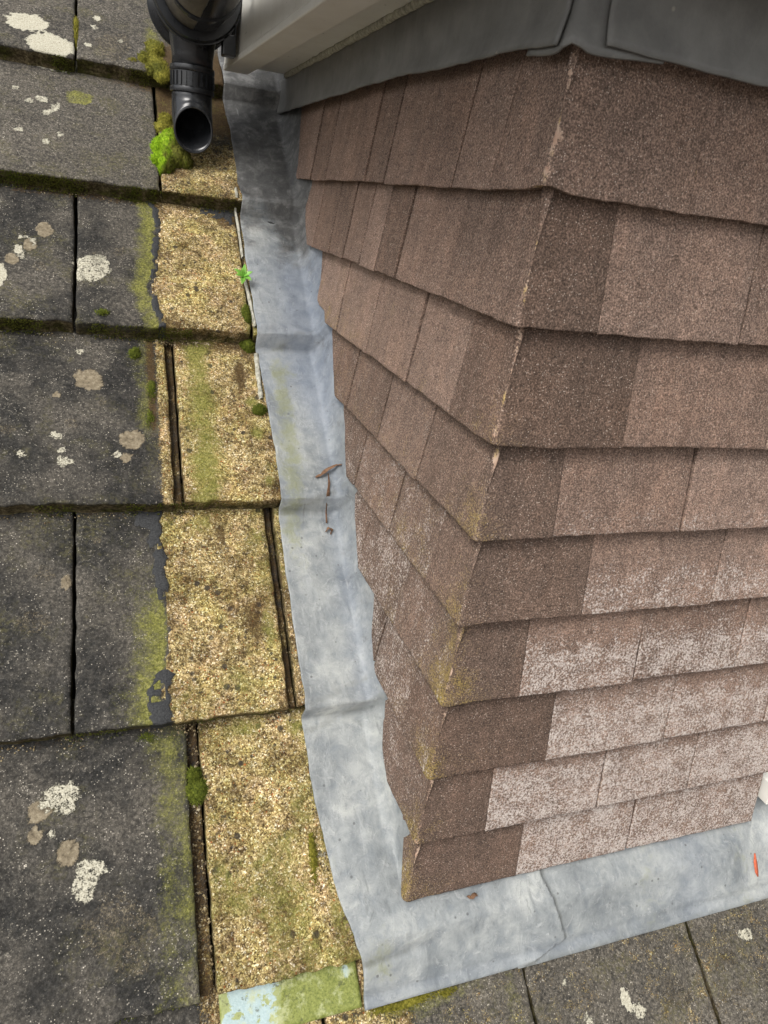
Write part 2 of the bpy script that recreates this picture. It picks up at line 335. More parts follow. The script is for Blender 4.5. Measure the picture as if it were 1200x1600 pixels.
ORANGE = mat_plain('orange_wax', (0.50, 0.12, 0.06), 0.9, 0.2, 0.3, 300)
GLASSM = mat_plain('window_glass', (0.03, 0.035, 0.04), 0.05, 0.6, 0.1)

# ------------------------------------------------------------------ object helpers
def mesh_obj(name, V, F, mat, parent=None, smooth=True, attrs=None, origin=None):
    V = np.asarray(V, float)
    if origin is None: origin = V.mean(axis=0) if parent is None else np.zeros(3)
    me = bpy.data.meshes.new(name)
    me.from_pydata((V - origin).tolist(), [], [tuple(int(i) for i in f) for f in F]); me.update()
    me.materials.append(mat)
    if smooth: me.polygons.foreach_set('use_smooth', [True] * len(me.polygons))
    if attrs:
        for k, arr in attrs.items():
            at = me.color_attributes.new(k, 'FLOAT_COLOR', 'POINT')
            at.data.foreach_set('color', np.asarray(arr, np.float32).reshape(-1))
    o = bpy.data.objects.new(name, me); COL.objects.link(o)
    o.location = origin
    if parent is not None:
        o.parent = parent
        o.location = Vector(origin) - parent.location if np.any(origin) else -parent.location
    return o
def tag(o, label=None, cat=None, group=None, kind=None):
    if label: o['label'] = label
    if cat: o['category'] = cat
    if group: o['group'] = group
    if kind: o['kind'] = kind
    return o
def empty(name, loc, label, cat, group=None):
    o = bpy.data.objects.new(name, None); COL.objects.link(o); o.location = loc; o.empty_display_size = 0.02
    return tag(o, label, cat, group)
def sharp(o, deg=35):
    m = o.data; m.set_sharp_from_angle(angle=math.radians(deg)); return o

# a closed slab from an outer grid P[i,j], inward direction D[i,j] (unit), thickness T
def slab(P, D, T, bev=0.0012, A=None, edgefn=None):
    ni, nj = P.shape[:2]
    P = P.copy()
    ii = np.zeros((ni, nj), bool); ii[0] = ii[-1] = True; ii[:, 0] = ii[:, -1] = True
    idx = np.arange(ni * nj).reshape(ni, nj)
    ring = list(idx[0, :]) + list(idx[1:, -1]) + list(idx[-1, -2::-1]) + list(idx[-2:0:-1, 0])
    flat = P.reshape(-1, 3); Df = D.reshape(-1, 3)
    rp = flat[ring]; rd = Df[ring]
    T = np.broadcast_to(T, (ni, nj)).reshape(-1)
    V = flat.copy(); V[ring] += rd * bev * 0.35
    # pull the top ring in a touch for a rounded arris
    n = len(V); R1 = rp + rd * bev; R2 = rp + rd * T[ring][:, None] * 0.6; R3 = rp + rd * T[ring][:, None]
    back = flat + Df * T[:, None]
    inner = np.ones(ni * nj, bool)
    V = np.vstack([V, R1, R2, R3]); k = len(ring)
    F = []
    a = idx[:-1, :-1].ravel(); b = idx[1:, :-1].ravel(); c = idx[1:, 1:].ravel(); d = idx[:-1, 1:].ravel()
    F += list(zip(a, b, c, d))
    for q in range(k):
        q2 = (q + 1) % k
        F.append((ring[q], ring[q2], n + q2, n + q))
        F.append((n + q, n + q2, n + k + q2, n + k + q))
        F.append((n + k + q, n + k + q2, n + 2 * k + q2, n + 2 * k + q))
    # back: strips between opposite sides of the ring
    F.append(tuple(n + 2 * k + q for q in range(k - 1, -1, -1)))
    attrs = None
    if A:
        attrs = {}
        for key, arr in A.items():
            f = arr.reshape(-1, 4).copy(); rr = f[ring].copy()
            if edgefn: rr1, rr2 = edgefn(key, rr.copy(), rp)
            else: rr1 = rr2 = rr
            attrs[key] = np.vstack([f, rr1, rr2, rr2])
    return V, F, attrs

# ------------------------------------------------------------------ roof frame: X across, s up the slope, n off the slope
TH = 0.731953; Z0 = -0.00932; CT, ST = math.cos(TH), math.sin(TH)
NRM = np.array([0, -ST, CT]); GA = 0.2905; TK = 0.030
def RP(X, s, n):
    X, s, n = np.broadcast_arrays(np.asarray(X, float), np.asarray(s, float), np.asarray(n, float))
    return np.stack([X, s * CT - n * ST, Z0 + s * ST + n * CT], -1)
ROWS = {-5: -1.200, -4: -0.911, -3: -0.621, -2: -0.331, -1: -0.041, 0: 0.2515, 1: 0.5425, 2: 0.835, 3: 1.117, 4: 1.403, 5: 1.692, 6: 1.982, 7: 2.272}
def surf_n(s):                      # height of the exposed slab surface
    s = np.asarray(s, float); out = np.zeros_like(s)
    ks = sorted(ROWS)
    for k in ks:
        top = ROWS.get(k + 1, ROWS[k] + GA)
        m = (s >= ROWS[k]) & (s < top); out[m] = -(s[m] - ROWS[k]) / (top - ROWS[k]) * TK
    return out

# lichen spots: X, s, radius, kind
SPOTS = [(-.446, 1.482, .034, .020, 'w'), (-.407, 1.429, .040, .022, 'w'), (-.336, .948, .030, .020, 'w2'), (-.349, .935, .016, .012, 'w2'),
         (-.467, .917, .010, .016, 'w'), (-.445, .972, .007, .007, 'w'), (-.441, .962, .008, .008, 'w2'), (-.29, .644, .017, .017, 't'),
         (-.348, .749, .021, .020, 't'), (-.381, .188, .020, .020, 'w2'), (-.401, .173, .013, .013, 't'), (-.371, .126, .013, .014, 't'),
         (-.405, .148, .008, .009, 't'), (-.388, .148, .006, .006, 'w2'), (-.347, .106, .014, .012, 'w2'), (-.354, .090, .012, .016, 'w2'), (-.338, .104, .008, .007, 'w2'), (-.35, .078, .006, .006, 'w2'),
         (-.323, .045, .040, .038, 't2'), (-.378, .61, .010, .012, 'w2'), (-.382, .625, .006, .006, 'w2'), (-.363, 1.329, .020, .014, 'g'), (-.30, 1.46, .03, .03, 't2'),
         (-.376, .442, .008, .010, 't'), (-.335, .965, .012, .010, 't2'), (-.452, .95, .010, .009, 't'), (-.415, .94, .012, .010, 't2'), (-.43, .985, .010, .010, 't'), (-.41, 1.02, .013, .012, 't'),
         (-.44, 1.00, .007, .005, 'w2'), (-.425, .99, .005, .007, 'w2'), (-.30, .615, .008, .009, 't'), (-.31, .62, .007, .006, 'w2'), (-.36, .80, .006, .006, 'w2'), (-.30, .99, .011, .010, 't2'),
         (-.39, .72, .006, .006, 't'), (-.33, .71, .008, .008, 't2'), (-.40, .455, .012, .012, 't2'), (-.415, .39, .02, .018, 't2'), (-.34, .50, .008, .006, 't2'),
         (-.44, 1.30, .010, .006, 'w2'), (-.42, 1.31, .012, .007, 'w2'), (-.40, 1.292, .009, .007, 'w2'), (-.41, 1.275, .008, .006, 'w2'), (-.46, 1.33, .008, .006, 'w2'), (-.395, 1.30, .006, .006, 'w2'),
         (-.45, 1.22, .009, .006, 'w2'), (-.41, 1.20, .006, .006, 'w2'), (-.39, 1.22, .006, .006, 'w2'), (-.33, 1.54, .008, .006, 'w'), (-.345, 1.45, .007, .005, 'w'), (-.335, 1.51, .007, .006, 'w2'), (-.29, 1.48, .006, .005, 'w2'),
         (-.31, .005, .02, .018, 't2'), (-.09, .075, .010, .005, 'w'), (-.43, .62, .006, .006, 'w2'), (-.39, .65, .008, .008, 'w2'), (-.45, .66, .012, .008, 't2'), (-.37, .67, .010, .010, 't2'),
         (.285, -.162, .008, .014, 'w'), (.30, -.175, .010, .010, 'w2'), (.18, -.19, .006, .006, 'w'), (.225, -.17, .007, .012, 'w2'), (.235, -.185, .010, .008, 'w2'), (.205, -.125, .005, .005, 'w2'),
         (.46, -.15, .02, .012, 't2'), (.50, -.13, .015, .010, 'w2'), (.36, -.17, .02, .02, 't2'), (.52, -.19, .02, .02, 't2')]
for q in range(90):                                           # the same small crusts on the slopes out of the photograph
    SPOTS.append((random.uniform(-1.6, -.52), random.uniform(-.9, 2.3), random.uniform(.006, .03), random.uniform(.006, .022), random.choice(['w', 'w2', 't', 't2', 't'])))

def paint_roof(X, s, row):
    sh = X.shape
    gold = np.zeros(sh); alg = np.zeros(sh); whi = np.zeros(sh); pale = np.zeros(sh)
    tan = np.zeros(sh); tar = np.zeros(sh); edge = np.zeros(sh); brown = np.zeros(sh)
    n1 = fbm(X, s, 18, 5); n2 = fbm(X, s, 60, 15); wob = (fbm(X * 0, s, 22, 31) - .5) * .035 + (fbm(X * 0, s, 80, 37) - .5) * .010
    pale += {4: .42, 3: .50, 5: .5, 6: .4, 2: .14, 1: .06, 0: .02, -1: -.12}.get(row, .12)
    lo = ROWS[row]; fr = (s - lo) / GA
    right = X > -.14
    far = X > .02
    if row == 2:
        B = -.2475 + wob - .012 * (1 - fr)* -1 * 0
        gold = np.where(X > B, 1.0, gold); tar = np.maximum(tar, (1 - np.abs(X - B + .004) / .009) * (.55 + .6 * (fbm(X, s, 30, 41) > .42)) * (n2 > .38))
        alg = np.maximum(alg, .85 * sst(X, B - .045, B - .022) * sst(X, B - .003, B - .010))
        brown = np.maximum(brown, .6 * sst(fr, .84, .97) * (n1 > .40))
        brown = np.maximum(brown, .9 * sst(fr, .70, .92) * sst(X, -.17, -.13))
        tar = np.maximum(tar, .75 * sst(fr, .78, .9) * sst(X, -.20, -.15) * (n2 > .5))
        alg = np.maximum(alg, .7 * sst(X, -.128, -.112) * sst(fr, .5, .2))
    if row == 0:
        B = -.2565 + wob * .8
        gold = np.where(X > B, 1.0, gold)
        tm = np.where(fr > .55, 1.0, np.where(fr < .22, 1.15, .35))
        tar = np.maximum(tar, (1 - np.abs(X - B + .004) / (.012 + .004 * (fr > .6) + .010 * (fr < .2))) * tm * (n2 > .36))
        tar = np.maximum(tar, .8 * sst(X, B - .055, B - .01) * sst(X, B + .01, B) * sst(fr, .86, .94) * (n1 > .3))
        alg = np.maximum(alg, .95 * sst(X, B - .080, B - .004) * sst(fr, .80, .40) * sst(X, B + .002, B - .006))
        alg = np.maximum(alg, .45 * sst(X, B - .08, B - .03) * sst(X, B + .002, B - .006) * (n1))
        alg = np.maximum(alg, .75 * np.exp(-(((X + .205) / .030) ** 2 + ((fr - .93) / .08) ** 2)))
        alg = np.maximum(alg, .75 * np.exp(-(((X + .130) / .020) ** 2 + ((fr - .84) / .10) ** 2)))
        alg = np.maximum(alg, .80 * np.exp(-(((X + .125) / .012) ** 2 + ((fr - .38) / .16) ** 2)))
        brown = np.maximum(brown, .75 * np.exp(-(((X + .145 - .02 * (.4 - fr)) / .022) ** 2 + ((fr - .40) / .16) ** 2)))
        brown = np.maximum(brown, .75 * np.exp(-(((X + .178) / .014) ** 2 + ((fr - .86) / .09) ** 2)))
        brown = np.maximum(brown, .5 * sst(X, -.104, -.101))
        alg = np.maximum(alg, .55 * sst(X, -.16, -.125) * sst(fr, .25, .6) * (n1 + .3))
        alg = np.maximum(alg, np.where(X > B, .45 * sst(n1, .45, .62), 0))
        pale = np.where(X > B, 0, pale)
    if row == 1:
        if X.min() < -.3:
            gold = np.maximum(gold, .95 * sst(X, -.268, -.240)); brown = np.maximum(brown, .85 * np.exp(-(((X + .262) / .009) ** 2)) * sst(fr, .25, .5))
            gold = np.maximum(gold, .55 * sst(X, -.30, -.25) * (n1))
            alg = np.maximum(alg, .6 * np.exp(-(((X + .272) / .014) ** 2)) * sst(fr, .15, .5))
        gold = np.where(X > -.236, 1.0, gold)
        alg = np.maximum(alg, np.where(X > -.236, .95 * np.exp(-(((X + .192) / .028) ** 2)) * (.55 + n1), 0))
        alg = np.maximum(alg, .9 * np.exp(-(((X + .116) / .012) ** 2 + ((fr - .60) / .05) ** 2)) + .9 * np.exp(-(((X + .112) / .012) ** 2 + ((fr - .41) / .06) ** 2)))
        alg = np.maximum(alg, .65 * np.exp(-(((X + .104) / .012) ** 2 + ((fr - .15) / .12) ** 2)))
        brown = np.maximum(brown, np.where(X > -.236, .55 * sst(X, -.214, -.228), 0))
        brown = np.maximum(brown, .95 * np.exp(-(((X + .128) / .010) ** 2 + ((fr - .78) / .14) ** 2)) * (.5 + n2))
        brown = np.maximum(brown, np.where(X > -.236, .7 * sst(fr, .86, .98), 0))
    if row == -1:
        if X.max() > -.20:
            gold = np.ones(sh); alg = np.maximum(alg, .62 * sst(fbm(X, s, 15, 88), .42, .60)); brown = np.maximum(brown, .55 * sst(fbm(X, s, 22, 89), .52, .66))
            alg = np.maximum(alg, .9 * sst(X, -.10, -.082) * (.35 + n1)); alg = np.maximum(alg, .9 * np.exp(-(((X + .165) / .035) ** 2 + ((fr - .96) / .06) ** 2)))
            alg = np.maximum(alg, .9 * np.exp(-(((X + .10) / .02) ** 2 + ((fr - .93) / .09) ** 2)))
            alg = np.maximum(alg, .38 * sst(X, -.20, -.225))
            brown = np.maximum(brown, .65 * np.exp(-(((X + .14) / .02) ** 2 + ((fr - .25) / .15) ** 2)) + .6 * np.exp(-(((X + .185) / .014) ** 2 + ((fr - .7) / .10) ** 2)))
        else:
            alg = np.maximum(alg, .62 * sst(X, -.305, -.262) * (.6 + .6 * n1)); alg = np.maximum(alg, .75 * np.exp(-(((X + .245) / .012) ** 2 + ((fr - .45) / .2) ** 2)))
            gold = np.maximum(gold, .45 * sst(X, -.242, -.232))
            pale = np.where(fr < .12, .55 * sst(X, -.28, -.24), pale)
    if row in (0, 1, 2):
        brown = np.maximum(brown, np.where(gold > .9, .55 * sst(fbm(X, s, 26, 90 + row), .54, .68), 0))
    if row == 3:
        gold = np.maximum(gold, np.where(X > -.236, .62 - .2 * sst(fr, .3, .6), 0)); brown = np.maximum(brown, np.where(X > -.236, .35 + .6 * (n1 - .45) + .7 * sst(fr, .45, .8), 0))
        alg = np.maximum(alg, .38 * sst(X, -.28, -.245) * n1 * 1.4)
        brown = np.maximum(brown, .5 * sst(fr, .82, .98) * sst(X, -.36, -.30) + .4 * sst(X, -.29, -.245) * n1)
        pale = np.where(X < -.236, pale, .1)
    if row == 4:
        brown = np.maximum(brown, .85 * sst(X, -.262, -.235) * sst(fr, .5, .2)); alg = np.maximum(alg, .8 * np.exp(-(((X + .235) / .016) ** 2 + ((fr - .35) / .25) ** 2)))
    if row == 5:
        alg = np.maximum(alg, .8 * np.exp(-(((X + .26) / .03) ** 2)))
    if row == -2:
        gold = np.maximum(gold, .6 * sst(X, -.25, -.235) * sst(X, .02, -.01)); alg = np.maximum(alg, .75 * np.exp(-(((X - .02) / .08) ** 2 + ((s + .10) / .022) ** 2)))
        alg = np.maximum(alg, .5 * np.exp(-(((X - .13) / .02) ** 2 + ((s + .13) / .05) ** 2)))
        brown = np.maximum(brown, .22 * (X > -.05)); gold = np.maximum(gold, np.where(X > .0, .28 + .35 * (fbm(X, s, 14, 77) - .35), 0)); tan = np.maximum(tan, np.where(X > .1, .30 * fbm(X, s, 26, 78), 0))
        pale = np.where(X > 0, .50, pale)
    if row < -2 and X.min() > -.3: brown += .35; gold += .3
    if row > -2: gold = np.where(far, .5, gold)
    for (cx, cs, rx, rs, kd) in SPOTS:
        if cx + rx * 1.6 < X.min() or cx - rx * 1.6 > X.max() or cs + rs * 1.6 < s.min() or cs - rs * 1.6 > s.max(): continue
        rs = rs * (1.45 if cs > .8 else 1.0)
        d = np.hypot((X - cx) / rx, (s - cs) / rs) + (fbm(X, s, 1.1 / rx, int(abs(cx) * 900)) - .5) * (.5 if kd in ('w', 't') else 1.2) + (fbm(X, s, 160, 3) - .5) * .5
        v = sst(d, 1.12, .86)
        if kd == 'w': whi = np.maximum(whi, v * .85)
        elif kd == 'w2': whi = np.maximum(whi, v * .66)
        elif kd == 't': tan = np.maximum(tan, v * .95)
        elif kd == 't2': tan = np.maximum(tan, v * .45)
        elif kd == 'g': alg = np.maximum(alg, v * .9)
    if row in (1, 0, 2, -1): whi *= np.where(X > -.2, .6, 1)
    # dirt gathers under the slab above
    brown = np.maximum(brown, .45 * sst(fr, .90, 1.0) * (n1 + .2))
    mk1 = np.stack([gold, alg, whi, pale], -1); mk2 = np.stack([tan, tar, edge, brown], -1)
    return np.clip(mk1, -.3, 1.3), np.clip(mk2, 0, 1.3)

def lines(a, b, step, eps=0.0014):
    n = max(3, int(round((b - a) / step)))
    v = np.linspace(a, b, n + 1)
    return np.concatenate([[a, a + eps], v[1:-1], [b - eps, b]])

ORD = ['', 'first', 'second', 'third', 'fourth', 'fifth', 'sixth', 'seventh', 'eighth', 'ninth', 'tenth', 'eleventh', 'twelfth']
def roof_slab(row, X0, X1, label, fine=True, lip=0):
    lo = ROWS[row]; top = ROWS.get(row + 1, lo + GA)
    hi = top + 0.045
    st = .0038 if fine else .016
    xs = lines(X0, X1, st); ss = lines(lo, hi, st)
    X, S = np.meshgrid(xs, ss, indexing='ij')
    sd = row * 13 + int((X0 + 5) * 100)
    # ragged edges
    we = sst(S, lo + .02, lo); S2 = S + we * ((fbm(X, S * 0, 70, sd) - .5) * .006 + (fbm(X, S * 0, 8, sd + 3) - .5) * .006)
    wl = sst(X, X0 + .012, X0); wr = sst(X, X1 - .012, X1)
    X2 = X + (wl + wr) * ((fbm(X * 0, S, 60, sd + 5) - .5) * .0035 + (fbm(X * 0, S, 9, sd + 6) - .5) * .003)
    cr = np.clip(np.maximum(1 - (S - lo) / .006, 0), 0, 1) + np.clip(1 - (X - X0) / .005, 0, 1) + np.clip(1 - (X1 - X) / .005, 0, 1)
    mk1, mk2 = paint_roof(X2, S2, row)
    n = -(S - lo) / (top - lo) * TK - .0022 * np.clip(cr, 0, 1.3) ** 2
    if row == -1: n -= .009 * sst(X, -.056, -.035)
    n += (fbm(X, S, 12, sd + 9) - .5) * .0022 + (fbm(X, S, 130, 9) - .5) * .0009
    n += mk1[..., 0].clip(0, 1) * (fbm(X, S, 230, 21, 2) - .5) * .0022
    n += (mk2[..., 1] > .5) * .0018
    P = RP(X2, S2, n)
    D = np.broadcast_to(-NRM, P.shape)
    def ef(key, rr, rp):
        r2 = rr.copy()
        if key == 'mk2': rr[:, 2] = .55; r2[:, 2] = 1.0
        if key == 'mk1':
            r2[:, 2] = 0; rr[:, 2] *= .5; r2[:, 3] = 0; r2[:, 1] *= .4
        return rr, r2
    # normals: grid i=X, j=s -> (a,b,c,d) order gives upward faces
    V, F, A = slab(P, D, TK - .0015, .0020, {'mk1': mk1, 'mk2': mk2}, ef)
    if row in (0, 1, 2, -1) and X1 > -.2:        # on the washed slabs the tail face is sandy too
        A['mk2'][:, 2] *= .62
    # darker grime on vertical joints
    o = mesh_obj('roof_tile', V, F, ROOF, attrs=A, origin=RP((X0 + X1) / 2, lo, -TK)[()])
    o['kind'] = 'thing'
    if lip:
        xs = np.linspace(X1 - .001, X1 + lip, 6); ss = lines(lo + .001, hi, .005)
        X, S = np.meshgrid(xs, ss, indexing='ij'); n = -(S - lo) / (top - lo) * TK - .014 + (fbm(X, S, 90, 5) - .5) * .008
        V, F, A = slab(RP(X, S, n), np.broadcast_to(-NRM, X.shape + (3,)), .010, .001,
                       {'mk1': np.stack([X * 0 + .40 + .9 * (fbm(X, S, 40, 6) - .45), X * 0, X * 0, X * 0], -1), 'mk2': np.stack([X * 0, .18 + X * 0, X * 0, .62 + .4 * (fbm(X, S, 50, 16) - .5)], -1)})
        mesh_obj('interlock_lip', V, F, ROOF, o, attrs=A)
    tag(o, label, 'roof tile', 'concrete tiles of the main roof slope')
    return o

LAB = {
 (4, 0): 'grey roof tile with two big cream lichen discs near its lower edge',
 (4, 1): 'grey roof tile at the top, behind the black gutter end',
 (3, 0): 'wide pale grey roof tile with yellow lichen dab, left of the bright moss cushion',
 (3, 1): 'short brown sandy roof tile beneath the mouth of the black pipe',
 (2, 0): 'dark roof tile with scattered small lichens, left of the tile with cream splash',
 (2, 1): 'half dark half golden roof tile with cream lichen splash at its left edge',
 (1, 0): 'dark roof tile with round tan lichen disc and reddish mossy right margin',
 (1, 1): 'golden roof tile with yellow green algae beside the pale sealant strip',
 (0, 0): 'plain dark roof tile at left edge, between round lichen tile and tile below',
 (0, 1): 'long roof tile, left half dark with green band, right half sandy, black tar crack',
 (0, 2): 'narrow sandy sliver of roof tile next to the lead, right of the tar crack tile',
 (-1, 0): 'large dark roof tile at lower left with white and brown lichens and green margin',
 (-1, 1): 'sandy pebbled roof tile at the bottom, above the green algae covered sheet',
 (-2, 0): 'mottled roof tile at bottom left corner below the large dark tile',
 (-2, 1): 'mossy dark roof tile peeping out below the corner of the lead flashing',
 (-2, 2): 'brown mottled roof tile under the front lead with small white lichen crusts',
 (-2, 3): 'brown roof tile at the bottom right corner below the front lead edge'}
GAP = .0022
NUM = ['one', 'two', 'three', 'four', 'five', 'six', 'seven', 'eight', 'nine', 'ten', 'eleven', 'twelve', 'thirteen', 'fourteen']
for row in sorted(ROWS):
    off = -.366 if row % 2 == 0 else -.2335
    rg = {1: (-.2385, -.2255), -1: (-.2395, -.2215), 0: (-.1115, -.0985)}
    ks = range(-5, 7) if row <= -2 else range(-5, 3)
    for k in ks:
        a = off + .26 * (k - 1) + GAP; b = off + .26 * k - GAP
        if row > -2:
            if a > -.02: continue
            b = min(b, .018)
        if row in (1, -1):
            if k == 0: b = rg[row][0]
            if k == 1: a = rg[row][1]
        if row == 0:
            if k == 1: b = rg[0][0]
            if k == 2: a = rg[0][1]
        if row == 2 and k == 1: b = -.1085
        if row == 4 and k == 1: pass
        vis = -.55 < b and a < .60 and -2 <= row <= 4
        if row % 2 == 0: kk = k
        else: kk = k
        key = (row, {0: 0, 1: 1, 2: 2, 3: 3}.get(kk, 99) if vis else 99)
        if key in LAB: lab = LAB[key]
        else:
            side = 'left of' if b < 0 else 'right of'
            lab = f'grey roof tile beyond the photo edge, course {NUM[row + 5]} from the eaves, {NUM[k + 5]} from the verge'
        roof_slab(row, a, b, lab, fine=vis, lip=(.0105 if (row, k) in ((1, 0), (0, 1)) else (.015 if (row, k) == (-1, 0) else 0)))

# underlay beneath the joints, one closed board
def box(name, x0, x1, y0, y1, z0, z1, mat, parent=None, R=None, bev=.0015):
    import itertools
    V = np.array([(x, y, z) for x in (x0, x1) for y in (y0, y1) for z in (z0, z1)])
    F = [(0, 1, 3, 2), (4, 6, 7, 5), (0, 4, 5, 1), (2, 3, 7, 6), (0, 2, 6, 4), (1, 5, 7, 3)]
    if R is not None: V = R(V[:, 0], V[:, 1], V[:, 2])
    o = mesh_obj(name, V, F, mat, parent, smooth=False)
    if bev:
        m = o.modifiers.new('b', 'BEVEL'); m.width = bev; m.segments = 2; m.limit_method = 'ANGLE'
    return o
o = box('roof_deck', -1.75, 1.5, -1.2, 2.6, -.105, -.082, DARKWOOD, R=RP, bev=0); tag(o, kind='structure')
o = box('ground', -60, 60, -60, 60, -4.2, -4.0, GRASS, bev=0); tag(o, kind='structure')
o = box('house_wall', -1.6, 1.45, -.72, 1.8, -4.0, -.95, RENDERM, bev=0); tag(o, 'rendered masonry wall of the house beneath the roof eaves', 'wall')

# ------------------------------------------------------------------ wall tiles
ZT = [.004, .098, .196, .295, .393, .486, .577, .681, .782]
ZTOP = .886
def zhead(k): return (ZT[k + 1] + .028) if k < 8 else .905
def inset(z, k):
    g = (ZT[k + 1] if k < 8 else .884) - ZT[k]
    return .0135 * (z - ZT[k]) / g
bY = [0, .050, .080, .10, .132, .165, .20, .273, .30, .359, .385, .42, .469, .505, .559, .606, .66, .713, .76, .824, .88, 1.0]
bZ = [-.1, .02, .075, .095, .104, .163, .19, .236, .268, .305, .362, .40, .455, .49, .532, .583, .622, .655, .71, .780, .835, .93]
bY[:5] = [0, .050, .080, .105, .132]; bZ[:5] = [-.01, .070, .088, .102, .118]
bZ = [b if y < .14 else .3 * b + .7 * (.020 + .955 * y) for y, b in zip(bY, bZ)]
bZ[-6:] = [.602, .652, .694, .748, .797, .905]
def zbound(y): return np.interp(y, bY, bZ) + (fbm(y, y * 0, 40, 3) - .5) * .008

def paint_wall(u, z, side, k):
    # u>0 front (X), u<0 cheek (-Y)
    sh = u.shape; w_ = np.zeros(sh); l_ = np.zeros(sh); ar = np.zeros(sh); dk = np.zeros(sh)
    fr = (z - ZT[k]) / .1
    if side == 'front':
        amt = {0: .62, 1: .62, 2: .60, 3: .56, 4: .40, 5: .16, 6: .0, 7: -.2, 8: -.3}[k]
        lim = {0: 1.1, 1: 1.02, 2: .90, 3: .80, 4: .70, 5: .55, 6: .3, 7: .1, 8: .1}[k]
        blob = fbm(u, z, 16, 60 + k)
        w_ = np.where(True, amt + .07 - .55 * sst(fr, lim - .45, lim + .1) - .10 * (1 - blob) * 2, 0)
        l_ = np.full(sh, -.1) + .25 * (k in (3, 4, 5)) * (fbm(u, z, 9, 3) > .62)
    elif side == 'cheek':
        y = -u
        l_ = .22 + .40 * (fbm(u, z, 7, 71) - .4) + .15 * sst(fr, .6, 0) + (-.3 if k >= 7 else 0)
        w_ = np.full(sh, {0: .18, 1: .22, 2: .24, 3: .24, 4: .12, 5: -.05}.get(k, -.3)) + .25 * (fbm(u, z, 14, 72) - .4)
        w_ = w_ + .06 * (y > .09) * (k < 5)
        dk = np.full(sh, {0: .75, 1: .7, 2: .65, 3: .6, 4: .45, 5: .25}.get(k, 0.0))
    return w_, l_, ar, dk

def tile_edges(S, lo, amp, sd):
    return (fbm(S, S * 0, 90, sd) - .5) * amp + (fbm(S, S * 0, 14, sd + 1) - .5) * amp

def flat_tile(side, k, a, b, label):
    """plain tile; front: X from a to b; cheek: Y from a to b"""
    zl = ZT[k]; zh = zhead(k); sd = k * 31 + int(a * 1000) + (500 if side == 'cheek' else 0)
    us = lines(a, b, .005, .0012); nz = lines(zl, zh, .005, .0012)
    U, Zt = np.meshgrid(us, (nz - zl) / (zh - zl), indexing='ij')
    zlow = zl + tile_edges(us, 0, .0022, sd) + random.uniform(-.0012, .0012)
    if side == 'cheek':
        zlow = np.maximum(zlow, zbound(us))
        keep = zlow < zh - .006
        if keep.sum() < 5: return None
        n = int(np.argmin(keep)) if not keep.all() else len(us)
        us = us[:n]; zlow = zlow[:n]; U = U[:n]; Zt = Zt[:n]
        if len(us) < 5: return None
    Z = zlow[:, None] + Zt * (zh - zlow[:, None])
    wl = sst(U, us[0] + .006, us[0]) - sst(U, us[-1] - .006, us[-1])
    U2 = U + (np.abs(wl)) * (fbm(U * 0, Z, 70, sd + 2) - .5) * .0022
    g = inset(Z, k) + random.uniform(-.0010, .0018) + (fbm(U, Z, 12, sd) - .5) * .0016
    g = g + random.uniform(-.0006, .0006) * (U - U.mean()) / .08
    if side == 'front':
        P = np.stack([U2, g, Z], -1); D = np.broadcast_to(np.array([0, 1., 0]), P.shape); uu = U2
    else:
        P = np.stack([g, U2, Z], -1); D = np.broadcast_to(np.array([1., 0, 0]), P.shape); uu = -U2
        P = P[::-1]; D = D[::-1]; uu = uu[::-1]; Z = Z[::-1]
    w_, l_, ar, dk = paint_wall(uu, Z, side, k)
    rg = random.random()
    if rg < .55: ar[0, :] = .9 * fbm(Z[0, :], Z[0, :] * 0, 60, sd + 8)
    if rg > .35: ar[-1, :] = .8 * fbm(Z[-1, :], Z[-1, :] * 0, 60, sd + 9)
    ar[:, 0] = .75 * fbm(uu[:, 0], uu[:, 0] * 0, 60, sd + 10)
    dk = dk + random.uniform(0, .35)
    A = np.stack([w_, l_, ar, dk], -1)
    def ef(key, rr, rp):
        rr[:, 0] -= .1; r2 = rr.copy(); r2[:, 0] = -.5; r2[:, 1] = -.3; r2[:, 3] = .8; return rr, r2
    V, F, AA = slab(P, D, .0105, .0011, {'mk1': A}, ef)
    o = mesh_obj('wall_tile', V, F, WALLT, attrs=AA)
    if label: tag(o, label, 'wall tile', 'plain tiles hung on the dormer walls')
    return o

